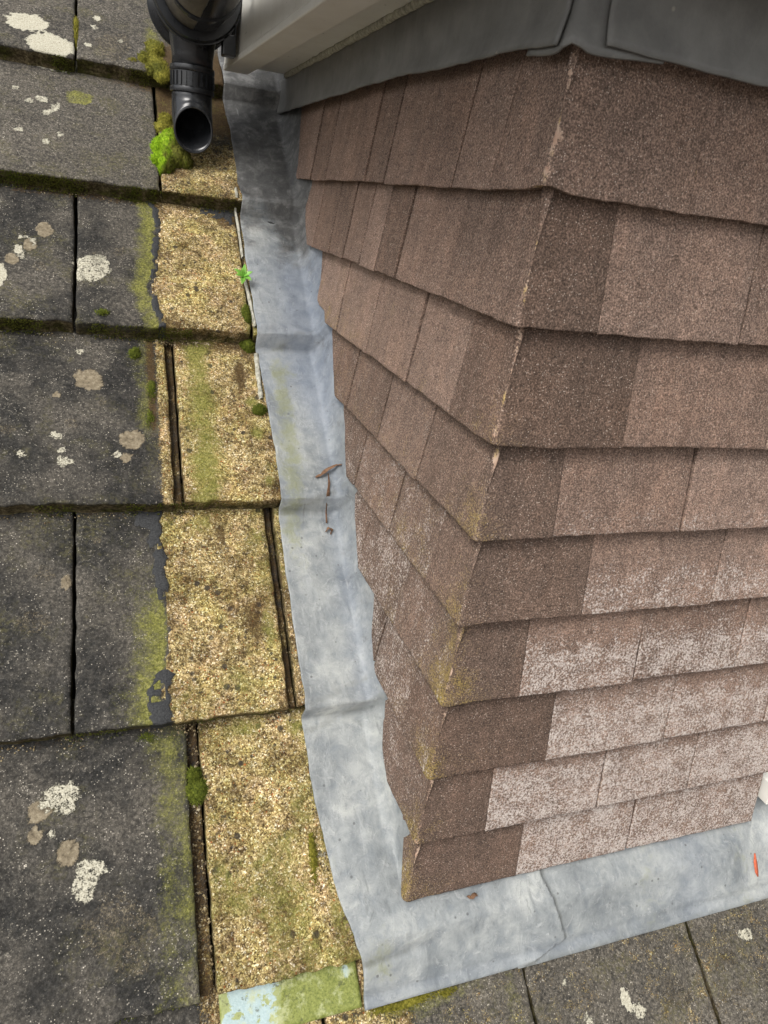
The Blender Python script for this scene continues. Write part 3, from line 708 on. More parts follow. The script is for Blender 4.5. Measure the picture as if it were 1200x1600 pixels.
def corner_tile(k, back, front, label):
    zl = ZT[k]; zh = zhead(k); r = .006; sd = 900 + k * 17
    us = np.concatenate([lines(-back, -.012, .005, .0012)[:-1], np.linspace(-.012, .012, 11)[:-1], lines(.012, front, .005, .0012)])
    us = np.unique(np.round(us, 6)); nz = lines(zl, zh, .005, .0012)
    zlow = zl + tile_edges(us, 0, .0022, sd) - .0 * us
    zlow = zlow + .004 * np.exp(-(us / .02) ** 2) * (1 if k == 8 else (-.4 if k < 6 else .2))
    zlow = np.where(us < 0, np.maximum(zlow, zbound(-us)), zlow)
    Zt = (nz - zl) / (zh - zl)
    Z = zlow[:, None] + Zt[None, :] * (zh - zlow[:, None])
    U = np.broadcast_to(us[:, None], Z.shape)
    # plan curve with a rounded arris
    L = r * math.pi / 4
    def plan(u):
        P = np.zeros((len(u), 2)); N = np.zeros((len(u), 2))
        for q, t in enumerate(u):
            if abs(t) <= L:
                ph = math.radians(225) + t / r
                P[q] = (r + r * math.cos(ph), r + r * math.sin(ph)); N[q] = (math.cos(ph), math.sin(ph))
            elif t > 0: P[q] = (r + t - L, 0); N[q] = (0, -1)
            else: P[q] = (0, r - t - L); N[q] = (-1, 0)
        return P, N
    PP, NN = plan(us)
    g = inset(Z, k) + (fbm(U, Z, 12, sd) - .5) * .0016 - .0010
    X = PP[:, 0][:, None] - NN[:, 0][:, None] * g; Y = PP[:, 1][:, None] - NN[:, 1][:, None] * g
    P = np.stack([X, Y, Z], -1); D = np.stack([np.broadcast_to(-NN[:, 0][:, None], Z.shape), np.broadcast_to(-NN[:, 1][:, None], Z.shape), Z * 0], -1)
    fr = (Z - zl) / .1
    Uw = U + .001 + (fbm(U * 0, Z, 60, 97 + k) - .5) * .007
    ar = np.exp(-(Uw / .0062) ** 2) * (.62 + 1.1 * (fbm(U, Z, 30, 91 + k) - .45)) - .05
    if k == 8: ar += .55 * np.exp(-(((U - .006) / .011) ** 2 + ((fr - .40) / .10) ** 2))
    cor = np.exp(-((U + .008) / .05) ** 2)
    low = {8: -.4, 7: -.10, 6: .14, 5: .20, 4: .18, 3: .44, 2: .30, 1: .24, 0: .34}[k]
    l_ = low * (.35 + .75 * cor) + .30 * sst(fr, .7, 0) * (k < 7) * (.4 + .6 * cor) - .06 + .3 * (fbm(U, Z, 10, 93) - .5)
    l_ = np.where(U < 0, l_ + .12 * (k < 7), l_)
    w_ = np.where(U < -.01, {0: .10, 1: .16, 2: .16, 3: .12}.get(k, -.35), -.35) + .45 * np.exp(-((U + .004) / .010) ** 2) * sst(fr, .5, .1) * (k < 6) + (fbm(U, Z, 14, 96) - .5) * .3
    dk = np.where(U > 0, .78, .62 if k < 6 else .42) + 0 * Z
    if k == 8: dk = dk * .55
    ar[-1, :] = 1.1 * fbm(Z[-1, :], Z[-1, :] * 0, 60, sd + 8); ar[-2, :] = np.maximum(ar[-2, :], .5 * ar[-1, :])
    ar[:, 0] = np.maximum(ar[:, 0], .8 * fbm(us, us * 0, 60, sd + 9))
    A = np.stack([w_, l_, ar, dk], -1)
    def ef(key, rr, rp):
        r2 = rr.copy(); rr[:, 2] += .25; r2[:, 0] = -.5; r2[:, 3] = .9; return rr, r2
    V, F, AA = slab(P, D, .0105, .0011, {'mk1': A}, ef)
    F = F[:-1]
    o = mesh_obj('corner_wall_tile', V, F, WALLT, attrs=AA)
    tag(o, label, 'corner tile', 'folded corner tiles of the dormer', 'thing')
    return o

CFRONT = [.150, .087, .146, .088, .141, .082, .135, .077, .138]
CBACK = [.085, .15, .088, .152, .086, .149, .097, .155, .089]
lookc = ['mossy brown', 'mossy brown with whitish crust', 'dark brown with pale worn arris', 'yellow speckled brown', 'dark brown with pale arris', 'brown', 'brown with yellow lichen arris', 'brown with pale scuffed edge', 'reddish brown with pink scuff on its arris']
for k in range(9):
    corner_tile(k, CBACK[k], CFRONT[k], f'{lookc[k]} folded corner tile, {ORD[k+1]} up from the lead')
FR_END = .547
FJ = {0: [.323], 1: [.246, .391], 2: [.318, .484], 3: [.239, .393], 4: [.317, .480], 5: [.240, .395], 6: [.315, .478], 7: [.237, .395], 8: [.300, .462]}
for k in range(9):
    look = 'whitened' if k < 4 else ('partly whitened' if k == 4 else ('faintly bloomed' if k == 5 else 'plain brown'))
    js = [CFRONT[k]] + FJ[k] + [FR_END if k < 8 else FR_END]
    for q in range(len(js) - 1):
        gq = random.uniform(.0006, .0019); flat_tile('front', k, js[q] + gq, js[q + 1] - .0009,
                  f'{look} tile on the front wall, {ORD[k+1]} course up, {ORD[q+1]} right of the corner tile')
CJ = {8: [.172, .245, .380, .455, .53, .66, .755, .87, 1.0], 7: [.30, .375, .441, .52, .60, .70, .80, .88], 6: [.22, .374, .52, .66, .78], 5: [.289, .430, .58], 4: [.208, .358, .50], 3: [.30, .44], 2: [.20, .33], 1: [.26], 0: []}
for k in range(9):
    js = [CBACK[k]] + CJ[k]
    look = 'pale flecked' if k < 4 else ('yellowish speckled' if k < 7 else ('plain brown' if k == 7 else 'dark mauve brown'))
    for q in range(len(js) - 1):
        gq = random.uniform(.0022, .0042); flat_tile('cheek', k, js[q] + gq, js[q + 1] - .0012,
                  f'{look} tile on the left side wall, {ORD[k+1]} course from the bottom, {ORD[q+1]} back from the corner tile')

# backing of the dormer walls
dw = empty('dormer_wall', (.3, .5, 0), 'boarded dormer wall behind the hung brown tiles', 'wall')
box('front_sheathing', .034, FR_END - .004, .034, .060, -.03, .96, DARKWOOD, dw, bev=0)
box('side_sheathing', .0345, .061, .061, 1.35, -.05, .96, DARKWOOD, dw, bev=0)

# ------------------------------------------------------------------ lead flashing on the slope
XLs = [-.094, -.05, .0, .03, .137, .229, .294, .474, .533, .627, .81, .83, .99, 1.133, 1.30, 1.47, 1.9]
XLx = [-.0575, -.0575, -.070, -.077, -.090, -.091, -.091, -.0925, -.093, -.091, -.0965, -.098, -.100, -.101, -.104, -.112, -.115]
def XL(s): return np.interp(s, XLs, XLx) + (fbm(s, s * 0, 25, 8) - .5) * .005
def lead_n(X, s):
    s_in = s; s = np.maximum(s, -.034) if True else s
    # follows the slab steps, rounded off
    base = 0
    off = [(-.016, .1), (-.012, .15), (-.006, .2), (0, .25), (.006, .2), (.012, .1)]
    for d, wt in off: base = base + wt * surf_n(s + d)
    n = np.maximum(np.maximum(base, surf_n(s)), surf_n(s + .007)) + .0045
    n = n + (fbm(X, s, 16, 51) - .5) * .006 + (fbm(X, s, 45, 52) - .5) * .0022
    Y = s * CT
    for f in (.245, .537, .83, 1.112): n = n + .0042 * np.exp(-((s - f - .010 + .008 * np.sin(X * 40 + f * 9)) / .007) ** 2) - .0030 * np.exp(-((s - f + .012 - .05 * (X + .05)) / .008) ** 2) + .0016 * np.exp(-((s - f - .034 - .12 * (X + .05)) / .005) ** 2)
    rise = sst(X, -.012, .026) ** 1.4 * .085 * sst(s, .060, .12)
    rf_ = np.clip(s - .022, 0, .06) * 1.0 * sst(X, .002, .012) * sst(s, .12, .085)
    return n + np.maximum(rise, rf_)
def lead_sheet(name, cells, xs, ss, clampfn, nfn, label, group=None, paint=None, edge_round=True):
    X, S = np.meshgrid(xs, ss, indexing='ij')
    Xc = clampfn(X, S)
    n = nfn(Xc, S)
    P = RP(Xc, S, n)
    mk = paint(Xc, S)
    ni, nj = X.shape; idx = np.arange(ni * nj).reshape(ni, nj); F = []
    for i in range(ni - 1):
        for j in range(nj - 1):
            xm = .5 * (xs[i] + xs[i + 1]); sm = .5 * (ss[j] + ss[j + 1])
            if not cells(xm, sm): continue
            q = [idx[i, j], idx[i + 1, j], idx[i + 1, j + 1], idx[i, j + 1]]
            p = [P.reshape(-1, 3)[t] for t in q]
            if np.linalg.norm(p[0] - p[1]) < 1e-7 and np.linalg.norm(p[2] - p[3]) < 1e-7: continue
            if np.linalg.norm(p[0] - p[1]) < 1e-7: q = [q[0], q[2], q[3]]
            elif np.linalg.norm(p[2] - p[3]) < 1e-7: q = [q[0], q[1], q[2]]
            F.append(q)
    used = sorted({t for f in F for t in f}); mp = {t: i for i, t in enumerate(used)}
    V = P.reshape(-1, 3)[used]; A = mk.reshape(-1, 4)[used]
    F = [[mp[t] for t in f] for f in F]
    o = mesh_obj(name, V, F, LEAD, attrs={'mk1': A})
    m = o.modifiers.new('thick', 'SOLIDIFY'); m.thickness = .0026; m.offset = -1
    tag(o, label, 'lead flashing', group)
    return o
def paint_lead(X, s):
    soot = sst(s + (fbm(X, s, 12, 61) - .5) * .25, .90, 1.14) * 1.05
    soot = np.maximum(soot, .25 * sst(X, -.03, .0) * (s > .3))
    green = .62 * np.exp(-(((X + .070 - .03 * (s - .6)) / .020) ** 2)) * sst(s, .38, .52) * sst(s, .86, .76) + .45 * np.exp(-(((X + .03) / .03) ** 2 + ((s + .045) / .03) ** 2)) + .3 * np.exp(-(((X + .08) / .012) ** 2)) * sst(s, .2, 0)
    green = green + .28 * np.exp(-(((X - .36) / .02) ** 2)) * (s < .02) + .25 * np.exp(-(((X - .52) / .02) ** 2)) * (s < .02)
    blue = sst(s, .60, .80) * sst(s, 1.08, .95) * (.45 + .7 * sst(X, -.07, -.02)) + .5 * np.exp(-((X + .01) / .016) ** 2) * (s > .25) * (s < .8)
    blue = blue + .35 * np.exp(-(((X - .43) / .04) ** 2)) * (s < .02) + .25 * np.exp(-((s + .085) / .01) ** 2) * (X < .3)
    fold_shade_dirt = 0
    for f in (.232, .262, .54, .828, 1.11): fold_shade_dirt = fold_shade_dirt + .58 * np.exp(-((s - f - .015 * (X + .05) / .05) / .009) ** 2)  # shade of the creases across the sheet, put into the colour
    fold_shade_dirt = fold_shade_dirt + .55 * sst(s, -.086, -.0935) + .22 * np.exp(-((s - .006) / .007) ** 2) * (X > .0)  # dirt along the lower edge, plus a darker line at the wall foot
    fold_shade_dirt = fold_shade_dirt + .85 * np.exp(-((X - lapx(np.minimum(s, .03)) - .003) / .0055) ** 2) * (s < .045)  # painted shadow line beside the lap edge
    fold_shade_dirt = fold_shade_dirt + .75 * np.exp(-(((s + .047 - .05 * (X + .03)) / .006) ** 2)) * sst(X, .03, -.01)  # painted shade in the crease round the foot of the corner
    return np.stack([soot, green, np.clip(blue, 0, 1), np.clip(fold_shade_dirt, 0, 1)], -1)
def lapx(s): return .2055 - .22 * (-.045 - s) * -1 * 0 + np.interp(s, [-.095, -.077, 0, .03], [.157, .213, .192, .19])- .2055
def apron_n(X, s):
    n = lead_n(X, s)
    # dressed over the tail of the slab, then down on to the row beneath
    t = np.clip((-.026 - s) / .062, 0, 1); t = t + .10 * np.sin(t * math.pi) * np.sin(X * 23)
    flat = -(s - ROWS[-2]) / GA * TK + .0075
    return n * (1 - t) + (flat + (fbm(X, s, 16, 51) - .5) * .005) * t
def n_all(X, s): return np.where(s < -.02, apron_n(X, s), lead_n(X, s)) - .0020 * sst(np.abs(s + .082), .007, .0) * (s < -.05) - .0035 * np.exp(-(((s + .047 - .05 * (X + .03)) / .006) ** 2)) * sst(X, .05, .0)
xs = np.unique(np.concatenate([np.arange(-.13, -.02, .004), np.arange(-.02, .0221, .002), np.arange(.026, .216, .004)]))
ss = np.unique(np.concatenate([np.arange(-.094, .072, .003), np.arange(.075, 1.75, .005)]))
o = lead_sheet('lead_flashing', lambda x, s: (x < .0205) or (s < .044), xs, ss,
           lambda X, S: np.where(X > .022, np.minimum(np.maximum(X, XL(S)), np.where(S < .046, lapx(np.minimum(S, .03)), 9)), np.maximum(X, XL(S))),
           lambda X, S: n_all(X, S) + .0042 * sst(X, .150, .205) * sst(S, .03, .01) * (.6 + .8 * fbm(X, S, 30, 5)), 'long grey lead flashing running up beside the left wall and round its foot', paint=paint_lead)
xs = np.arange(.145, 1.40, .006); ss = np.arange(-.0965, .044, .003)
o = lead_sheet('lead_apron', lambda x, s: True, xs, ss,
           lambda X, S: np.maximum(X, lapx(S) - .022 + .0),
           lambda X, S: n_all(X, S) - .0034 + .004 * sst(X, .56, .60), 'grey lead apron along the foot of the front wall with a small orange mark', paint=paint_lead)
ap = o
# orange crayon mark on the apron
pts = [(.546, -.034), (.5465, -.046), (.548, -.060), (.5495, -.066)]
V = []; F = []
for q, (x, s) in enumerate(pts):
    wd = [.0012, .0035, .0032, .001][q]
    for dx in (-wd, wd):
        V.append(RP(x + dx, s, float(n_all(np.array(x + dx), np.array(s))) - .0036 + .0006)[()])
for q in range(3): F.append((2 * q, 2 * q + 1, 2 * q + 3, 2 * q + 2))
mk = mesh_obj('crayon_mark', V, F, ORANGE, parent=ap); mk.location = -ap.location
m = mk.modifiers.new('t', 'SOLIDIFY'); m.thickness = .0004

# ------------------------------------------------------------------ dark lead covering at the wall head
def cover(name, pathfn, u0, u1, zb, label, out, parent=None, ztop=.952):
    us = np.arange(u0, u1 + 1e-6, .005); tt = np.linspace(0, 1, 14)
    V = []; F = []
    for u in us:
        P, N = pathfn(u)
        for t in tt:
            z0 = zb(u) + (vnoise(u * 60, 0, 4) - .5) * .0018
            z = z0 + t * (ztop - z0)
            d = out - .004 * sst(t, .0, .35) + .0025 * (fbm(u, z, 14, 6) - .5) + .0012 * (t < .05)
            V.append((P[0] + N[0] * d, P[1] + N[1] * d, z))
    nj = len(tt)
    for i in range(len(us) - 1):
        for j in range(nj - 1):
            F.append((i * nj + j, (i + 1) * nj + j, (i + 1) * nj + j + 1, i * nj + j + 1))
    o = mesh_obj(name, V, F, COVER, parent)
    m = o.modifiers.new('thick', 'SOLIDIFY'); m.thickness = .0022; m.offset = 0
    if label: tag(o, label, 'lead cover', 'dark lead covers under the eaves')
    return o
zs = lambda y: float(np.interp(y, [0, .014, .089, .20, .328, .6, 1.0], [.876, .878, .8815, .884, .890, .892, .894]))
zf = lambda x: float(np.interp(x, [0, .03, .06, .184, .6], [.877, .8805, .8785, .879, .882]))
cover('lead_cover', lambda u: ((0, -u), (-1, 0)), -1.12, -.010, lambda u: zs(-u), 'dark grey lead strip above the side wall tiles under the white soffit', .0055)
cover('lead_cover', lambda u: ((u, 0), (0, -1)), .024, FR_END + .01, zf, 'dark grey lead strip above the front wall tiles at top right', .0055)
def cpath(u):
    r = .007; L = r * math.pi / 4
    if abs(u) <= L:
        ph = math.radians(225) + u / r; return (r + r * math.cos(ph), r + r * math.sin(ph)), (math.cos(ph), math.sin(ph))
    if u > 0: return (r + u - L, 0), (0, -1)
    return (0, r - u - L), (-1, 0)
def ccover():
    return cover('lead_cover', cpath, -.055, .075, lambda u: .8735 + .06 * max(0, abs(u) - .02) * 1.1 + .004 * math.exp(-(u / .006) ** 2), 'narrow folded lead corner piece between the two dark strips', .0022)
ccover()

# ------------------------------------------------------------------ eaves boards
ev = empty('eaves_boards', (-.05, .5, .95), 'cream white fascia and soffit boards of the dormer eaves at the top', 'eaves')
def prism(name, pts0, pts1, mat, parent, bev=.002):
    n = len(pts0); V = list(pts0) + list(pts1)
    F = [tuple(range(n - 1, -1, -1)), tuple(range(n, 2 * n))] + [(i, (i + 1) % n, n + (i + 1) % n, n + i) for i in range(n)]
    o = mesh_obj(name, V, F, mat, parent, smooth=False)
    import bmesh
    bm = bmesh.new(); bm.from_mesh(o.data); bmesh.ops.recalc_face_normals(bm, faces=bm.faces); bm.to_mesh(o.data); bm.free()
    if bev:
        m = o.modifiers.new('b', 'BEVEL'); m.width = bev; m.segments = 3; m.limit_method = 'ANGLE'
    return o
zb_, zt_ = .945, 1.10
def fx(y): return -.115 + .0338 * (.998 - y)
def sec(y, xo, xi, z0, z1): return [(fx(y) + xo, y, z0), (fx(y) + xi, y, z0), (fx(y) + xi, y, z1), (fx(y) + xo, y, z1)]
prism('fascia', sec(1.0, 0, .018, zb_ + .010, zt_), sec(-.11, 0, .018, zb_ + .010, zt_), WHITE, ev, .0015)
prism('fascia_lip', sec(1.0, -.0015, .043, zb_, zb_ + .0095), sec(-.11, -.0015, .043, zb_, zb_ + .0095), WHITE, ev, .002)
prism('soffit', [(fx(1.0) + .044, 1.0, .957), (.003, 1.0, .957), (.003, 1.0, .966), (fx(1.0) + .044, 1.0, .966)],
      [(fx(-.085) + .044, -.085, .957), (.003, -.085, .957), (.003, -.085, .966), (fx(-.085) + .044, -.085, .966)], WHITE, ev, .001)
prism('soffit', [(.0045, -.085, .957), (.0045, .012, .957), (.0045, .012, .966), (.0045, -.085, .966)], [(1.6, -.085, .957), (1.6, .012, .957), (1.6, .012, .966), (1.6, -.085, .966)], WHITE, ev, .001)
prism('fascia', [(-.060, -.112, zb_), (-.060, -.094, zb_), (-.060, -.094, zt_), (-.060, -.112, zt_)], [(1.6, -.112, zb_), (1.6, -.094, zb_), (1.6, -.094, zt_), (1.6, -.112, zt_)], WHITE, ev)
# sealant bead between soffit and lead
def tube(path, rad, seg=10, close=False):
    path = [np.array(p, float) for p in path]; V = []; F = []
    n = len(path); rad = rad if hasattr(rad, '__len__') else [rad] * n
    up = None
    for i, p in enumerate(path):
        t = path[min(i + 1, n - 1)] - path[max(i - 1, 0)]; t = t / (np.linalg.norm(t) + 1e-12)
        if up is None:
            up = np.cross(t, (0.3, 0.2, 1)); up /= np.linalg.norm(up)
        up = up - t * np.dot(up, t); up /= np.linalg.norm(up); sdv = np.cross(t, up)
        for s_ in range(seg):
            a = 2 * math.pi * s_ / seg; V.append(p + rad[i] * (math.cos(a) * up + math.sin(a) * sdv))
    for i in range(n - 1):
        for s_ in range(seg):
            s2 = (s_ + 1) % seg; F.append((i * seg + s_, i * seg + s2, (i + 1) * seg + s2, (i + 1) * seg + s_))
    F.append(tuple(range(seg - 1, -1, -1))); F.append(tuple((n - 1) * seg + s_ for s_ in range(seg)))
    return V, F
pth = [(-.0035 + .0016 * (vnoise(y * 90, 0, 3) - .5), y, .9545 + .002 * (vnoise(y * 70, 3, 5) - .5)) for y in np.arange(.99, -.012, -.012)]
V, F = tube(pth, [.0042 + .0016 * vnoise(i * .9, 1, 2) for i in range(len(pth))]); mesh_obj('sealant_bead', V, F, MORTAR, ev)
pth = [(x, -.0035 + .0016 * (vnoise(x * 90, 0, 3) - .5), .9545) for x in np.arange(-.0, .6, .012)]
V, F = tube(pth, [.0038 + .0016 * vnoise(i * .9, 4, 2) for i in range(len(pth))]); mesh_obj('sealant_bead', V, F, MORTAR, ev)
dr = box('dormer_roof', -.090, 1.62, -.12, 1.75, 1.101, 1.135, FELT); tag(dr, 'flat felted dormer roof above the white eaves', 'roof')

# window beside the tiled pier (only its edge shows)
wn = empty('dormer_window', (.75, .04, .0), 'pale dormer window frame just visible beyond the last front tiles at right', 'window')
box('frame', .553, .585, .030, .085, .075, .944, WHITE, wn)
box('sill', .553, 1.5, -.006, .085, .040, .0745, WHITE, wn)
box('frame', .5855, 1.45, .0305, .0845, .905, .944, WHITE, wn)
box('pane', .5855, 1.45, .055, .060, .075, .9045, GLASSM, wn, bev=0)
pr = box('dormer_pier', 1.455, 1.5, .03, 1.6, .03, .955, DARKWOOD); tag(pr, 'dark boarded pier at the far side of the dormer window', 'wall')

# ------------------------------------------------------------------ rainwater goods
def revolve_y(profile, cx, cz, a0, a1, seg, cap=False):
    """profile: list of (y, r); swept round the Y axis through (cx, cz)"""
    V = []; F = []; n = len(profile)
    full = abs(a1 - a0) > 359.9
    m = seg if full else seg + 1
    for q in range(m):
        a = math.radians(a0 + (a1 - a0) * q / seg)
        for (y, r) in profile: V.append((cx + r * math.cos(a), y, cz + r * math.sin(a)))
    for q in range(seg):
        q2 = (q + 1) % m
        for i in range(n - 1): F.append((q * n + i, q2 * n + i, q2 * n + i + 1, q * n + i + 1))
    return V, F
def black(name, V, F, parent, dustfn=None, thick=0, smooth_deg=40):
    V = np.array(V, float); A = np.zeros((len(V), 4))
    if dustfn is not None: A[:, 0] = [dustfn(v) for v in V]
    o = mesh_obj(name, V, F, BLACK, parent, attrs={'mk1': A})
    import bmesh
    bm = bmesh.new(); bm.from_mesh(o.data); bmesh.ops.remove_doubles(bm, verts=bm.verts, dist=1e-6); bmesh.ops.recalc_face_normals(bm, faces=bm.faces); bm.to_mesh(o.data); bm.free()
    if thick:
        m = o.modifiers.new('t', 'SOLIDIFY'); m.thickness = thick; m.offset = 0
    sharp(o, smooth_deg)
    return o
GX, GZ = -.178, 1.026
gt = empty('gutter', (GX, .4, GZ - .056), 'black half round gutter under the edge of the eaves at the top', 'gutter')
dust = lambda v: (1.1 if v[0] < GX - .008 else -.1) + (.2 if v[2] > GZ - .02 else 0)
V, F = revolve_y([(-.18, .0525), (.3, .0525), (.6, .0525), (.7, .0525), (.78, .0525), (.86, .0525)], GX, GZ, 180, 360, 40)
black('channel', V, F, gt, dust, .0026)
V, F = revolve_y([(.30, .0535), (.30, .060), (.335, .060), (.335, .0535)], GX, GZ, 176, 364, 40); black('bracket', V, F, gt, None)
V, F = revolve_y([(.735, .0538), (.735, .0568), (.752, .0568), (.752, .0538)], GX, GZ, 176, 364, 40); black('bracket', V, F, gt, None)
# outlet fitting
ot = empty('gutter_outlet', (GX, .90, GZ - .06), 'black gutter outlet fitting with two ribbed half rings above the pipe', 'gutter outlet')
V, F = revolve_y([(.838, .0545), (.838, .0665), (.843, .069), (.852, .069), (.856, .0655), (.860, .0605), (.952, .0605), (.956, .0655), (.960, .069), (.970, .069), (.974, .0665), (.974, .0545), (.838, .0545)], GX, GZ, 172, 368, 56)
black('socket', V, F, ot, lambda v: .05)
V, F = revolve_y([(.846, .0692), (.846, .0712), (.850, .0712), (.850, .0692)], GX, GZ, 172, 368, 56); black('rib', V, F, ot)
V, F = revolve_y([(.962, .0692), (.962, .0712), (.966, .0712), (.966, .0692)], GX, GZ, 172, 368, 56); black('rib', V, F, ot)
b_ = box('clip', -.1195, -.1165, .842, .885, .975, 1.03, BLACK, ot, bev=.001)
box('clip', -.137, -.1155, .846, .872, .948, .978, BLACK, ot, bev=.002)
# pipe spigot, collar and shoe
PX, PY = -.179, .905
def ring_path(centers, axes_u, axes_v, radii, seg=36):
    V = []; F = []
    for c, u, v, r in zip(centers, axes_u, axes_v, radii):
        for s_ in range(seg):
            a = 2 * math.pi * s_ / seg; V.append(np.array(c) + r * (math.cos(a) * np.array(u) + math.sin(a) * np.array(v)))
    for i in range(len(centers) - 1):
        for s_ in range(seg):
            s2 = (s_ + 1) % seg; F.append((i * seg + s_, i * seg + s2, (i + 1) * seg + s2, (i + 1) * seg + s_))
    return V, F
EX, EY = (1, 0, 0), (0, 1, 0)
pr_ = [(.976, .0375), (.968, .036), (.950, .0335), (.944, .0325), (.922, .0322)]
V, F = ring_path([(PX, PY, z) for z, r in pr_], [EX] * 5, [EY] * 5, [r for z, r in pr_]); black('spigot', V, F, ot, None, .002)
sh = empty('pipe_shoe', (PX, PY, .80), 'black plastic downpipe shoe with open oval mouth above the bright moss', 'downpipe')
pr_ = [(.929, .0325), (.929, .0362), (.924, .0370), (.921, .0362), (.920, .0348), (.898, .0345), (.897, .0362), (.894, .0370), (.890, .0362), (.889, .0330)]
V, F = ring_path([(PX, PY, z) for z, r in pr_], [EX] * 10, [EY] * 10, [r for z, r in pr_]); black('collar', V, F, sh)
for q in range(12):                                             # grip ribs on the collar
    a = math.radians(190 + q * 14.5); c = np.array((PX + .0352 * math.cos(a), PY + .0352 * math.sin(a)))
    t = np.array((-math.sin(a), math.cos(a))) * .0014; nrm_ = np.array((math.cos(a), math.sin(a))) * .0014
    V = [(*(c + sg * t + h * nrm_), z) for z in (.899, .919) for sg in (-1, 1) for h in (-1, 1)]
    F = [(0, 1, 3, 2), (4, 6, 7, 5), (0, 4, 5, 1), (2, 3, 7, 6), (0, 2, 6, 4), (1, 5, 7, 3)]
    black('grip_rib', V, F, sh)
# bent body: down, then curving out towards the eaves
cs = []; us_ = []; vs_ = []; rad = []
r0 = .0322
for z in (.896, .884): cs.append((PX, PY, z)); us_.append(EX); vs_.append(EY)
Rb = .045; zc = .884
for q in range(1, 9):
    a = math.radians(52 * q / 8)
    cs.append((PX, PY - Rb * (1 - math.cos(a)), zc - Rb * math.sin(a))); us_.append(EX); vs_.append((0, math.cos(a), -math.sin(a)))
a = math.radians(52); d = np.array((0, -math.sin(a), -math.cos(a)))
e0 = np.array(cs[-1]); MC = e0 + d * .024; v1 = np.array((0, .10, -.995)) * .0360 / r0 ; v0 = np.array((0, math.cos(a), -math.sin(a)))
for t in (.33, .66, 1.0):
    cs.append(tuple(e0 + (MC - e0) * t)); us_.append(EX); vs_.append(tuple(v0 * (1 - t) + v1 * t))
rad = [r0] * (len(cs) - 3) + [.0317, .0311, .0305]
V, F = ring_path(cs, us_, vs_, rad, 44)
V = [np.array(v) for v in V]
black('bent_pipe', V, F, sh, lambda v: (.35 if v[2] < .815 else -.5), .0024)
rim = np.array(cs[-1]); u_ = np.array(EX); v_ = np.array(vs_[-1])
pp = [rim + .0305 * (math.cos(t) * u_ + math.sin(t) * v_) for t in np.linspace(0, 2 * math.pi, 49)]
V, F = tube(pp, .0019, 8); F = F[:-2]; black('rim', V, F, sh)
print('mouth', rim)

# ------------------------------------------------------------------ moss, plant, litter
def moss(name, X, s, rx, rs, h, mat, label, n=900, seed=1, lobes=((0, 0, 1),), shade=None, up=0.0, tuft=.0032, kind=None):
    rng = random.Random(seed)
    V = []; F = []; A = []
    extra = []
    for (lx, ls, sc) in lobes:
        for q in range(7):
            t = rng.uniform(0, 6.28); r = rng.uniform(.25, .70)
            extra.append((lx + rx * sc * r * math.cos(t), ls + rs * sc * r * math.sin(t), sc * rng.uniform(.28, .58)))
    lobes = tuple((a, b, c * .86) for a, b, c in lobes) + tuple(extra)
    n = int(n * 1.7)
    nb = float(surf_n(np.array([s]))[0]) + up
    for (lx, ls, sc) in lobes:
        # base dome
        k0 = len(V); na, nr = 26, 9
        for i in range(nr + 1):
            ph = i / nr * math.pi / 2
            for j in range(na):
                t = 2 * math.pi * j / na
                wob = 1 + .22 * (float(vnoise(math.cos(t) * 2 + 5, math.sin(t) * 2 + i * .3, seed)) - .5)
                r = math.cos(ph) * wob * sc; z = math.sin(ph)
                V.append(RP(X + lx + rx * r * math.cos(t), s + ls + rs * r * math.sin(t), nb - .004 + h * (.35 + .65 * sc) * z * (1 + .15 * float(vnoise(j * .7, i * .8, seed))))[()]); A.append((0, 0, 0, 0))
        for i in range(nr):
            for j in range(na):
                j2 = (j + 1) % na; F.append((k0 + i * na + j, k0 + i * na + j2, k0 + (i + 1) * na + j2, k0 + (i + 1) * na + j))
    # tufts
    for q in range(n):
        lx, ls, sc = rng.choice(lobes)
        t = rng.uniform(0, 2 * math.pi); z = rng.uniform(0, 1) ; r = math.sqrt(max(0, 1 - z * z))
        wob = 1 + .22 * (float(vnoise(math.cos(t) * 2 + 5, math.sin(t) * 2 + 1, seed)) - .5)
        cx = X + lx + rx * sc * r * wob * math.cos(t); cs_ = s + ls + rs * sc * r * wob * math.sin(t); cn = nb - .004 + h * (.35 + .65 * sc) * z
        dx, ds, dn = r * math.cos(t) + rng.uniform(-.6, .6), r * math.sin(t) + rng.uniform(-.6, .6), z + rng.uniform(0, .7)
        L = tuft * rng.uniform(.6, 2.2) / math.sqrt(dx * dx + ds * ds + dn * dn + 1e-6); b = tuft * .34
        k = len(V)
        a0 = rng.uniform(0, 6.28)
        for w3 in range(3):
            a = a0 + w3 * 2.094; V.append(RP(cx + b * math.cos(a), cs_ + b * math.sin(a), cn - .0003)[()]); A.append((0, 0, 0, 0))
        V.append(RP(cx + dx * L, cs_ + ds * L, cn + dn * L)[()]); A.append((0, 0, 0, 0))
        F += [(k, k + 1, k + 3), (k + 1, k + 2, k + 3), (k + 2, k, k + 3)]
    A = np.array(A, float)
    if shade is not None:
        VV = np.array(V); A[:, 0] = shade(VV[:, 0], VV[:, 1], VV[:, 2])
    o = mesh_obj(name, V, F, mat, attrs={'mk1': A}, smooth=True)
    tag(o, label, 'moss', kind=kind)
    return o
moss('moss_cushion', -.218, 1.212, .028, .036, .032, MOSSG, 'bright green moss cushion beside the open pipe mouth', 7000, 3,
     ((.002, .010, 1.0), (-.006, -.026, .75), (.014, -.010, .8)), shade=lambda x, y, z: (.15 + .75 * sst(x + (z - .80) * -.25, -.245, -.195)) + .9 * (fbm(x, z, 110, 5) - .5), tuft=.0030)
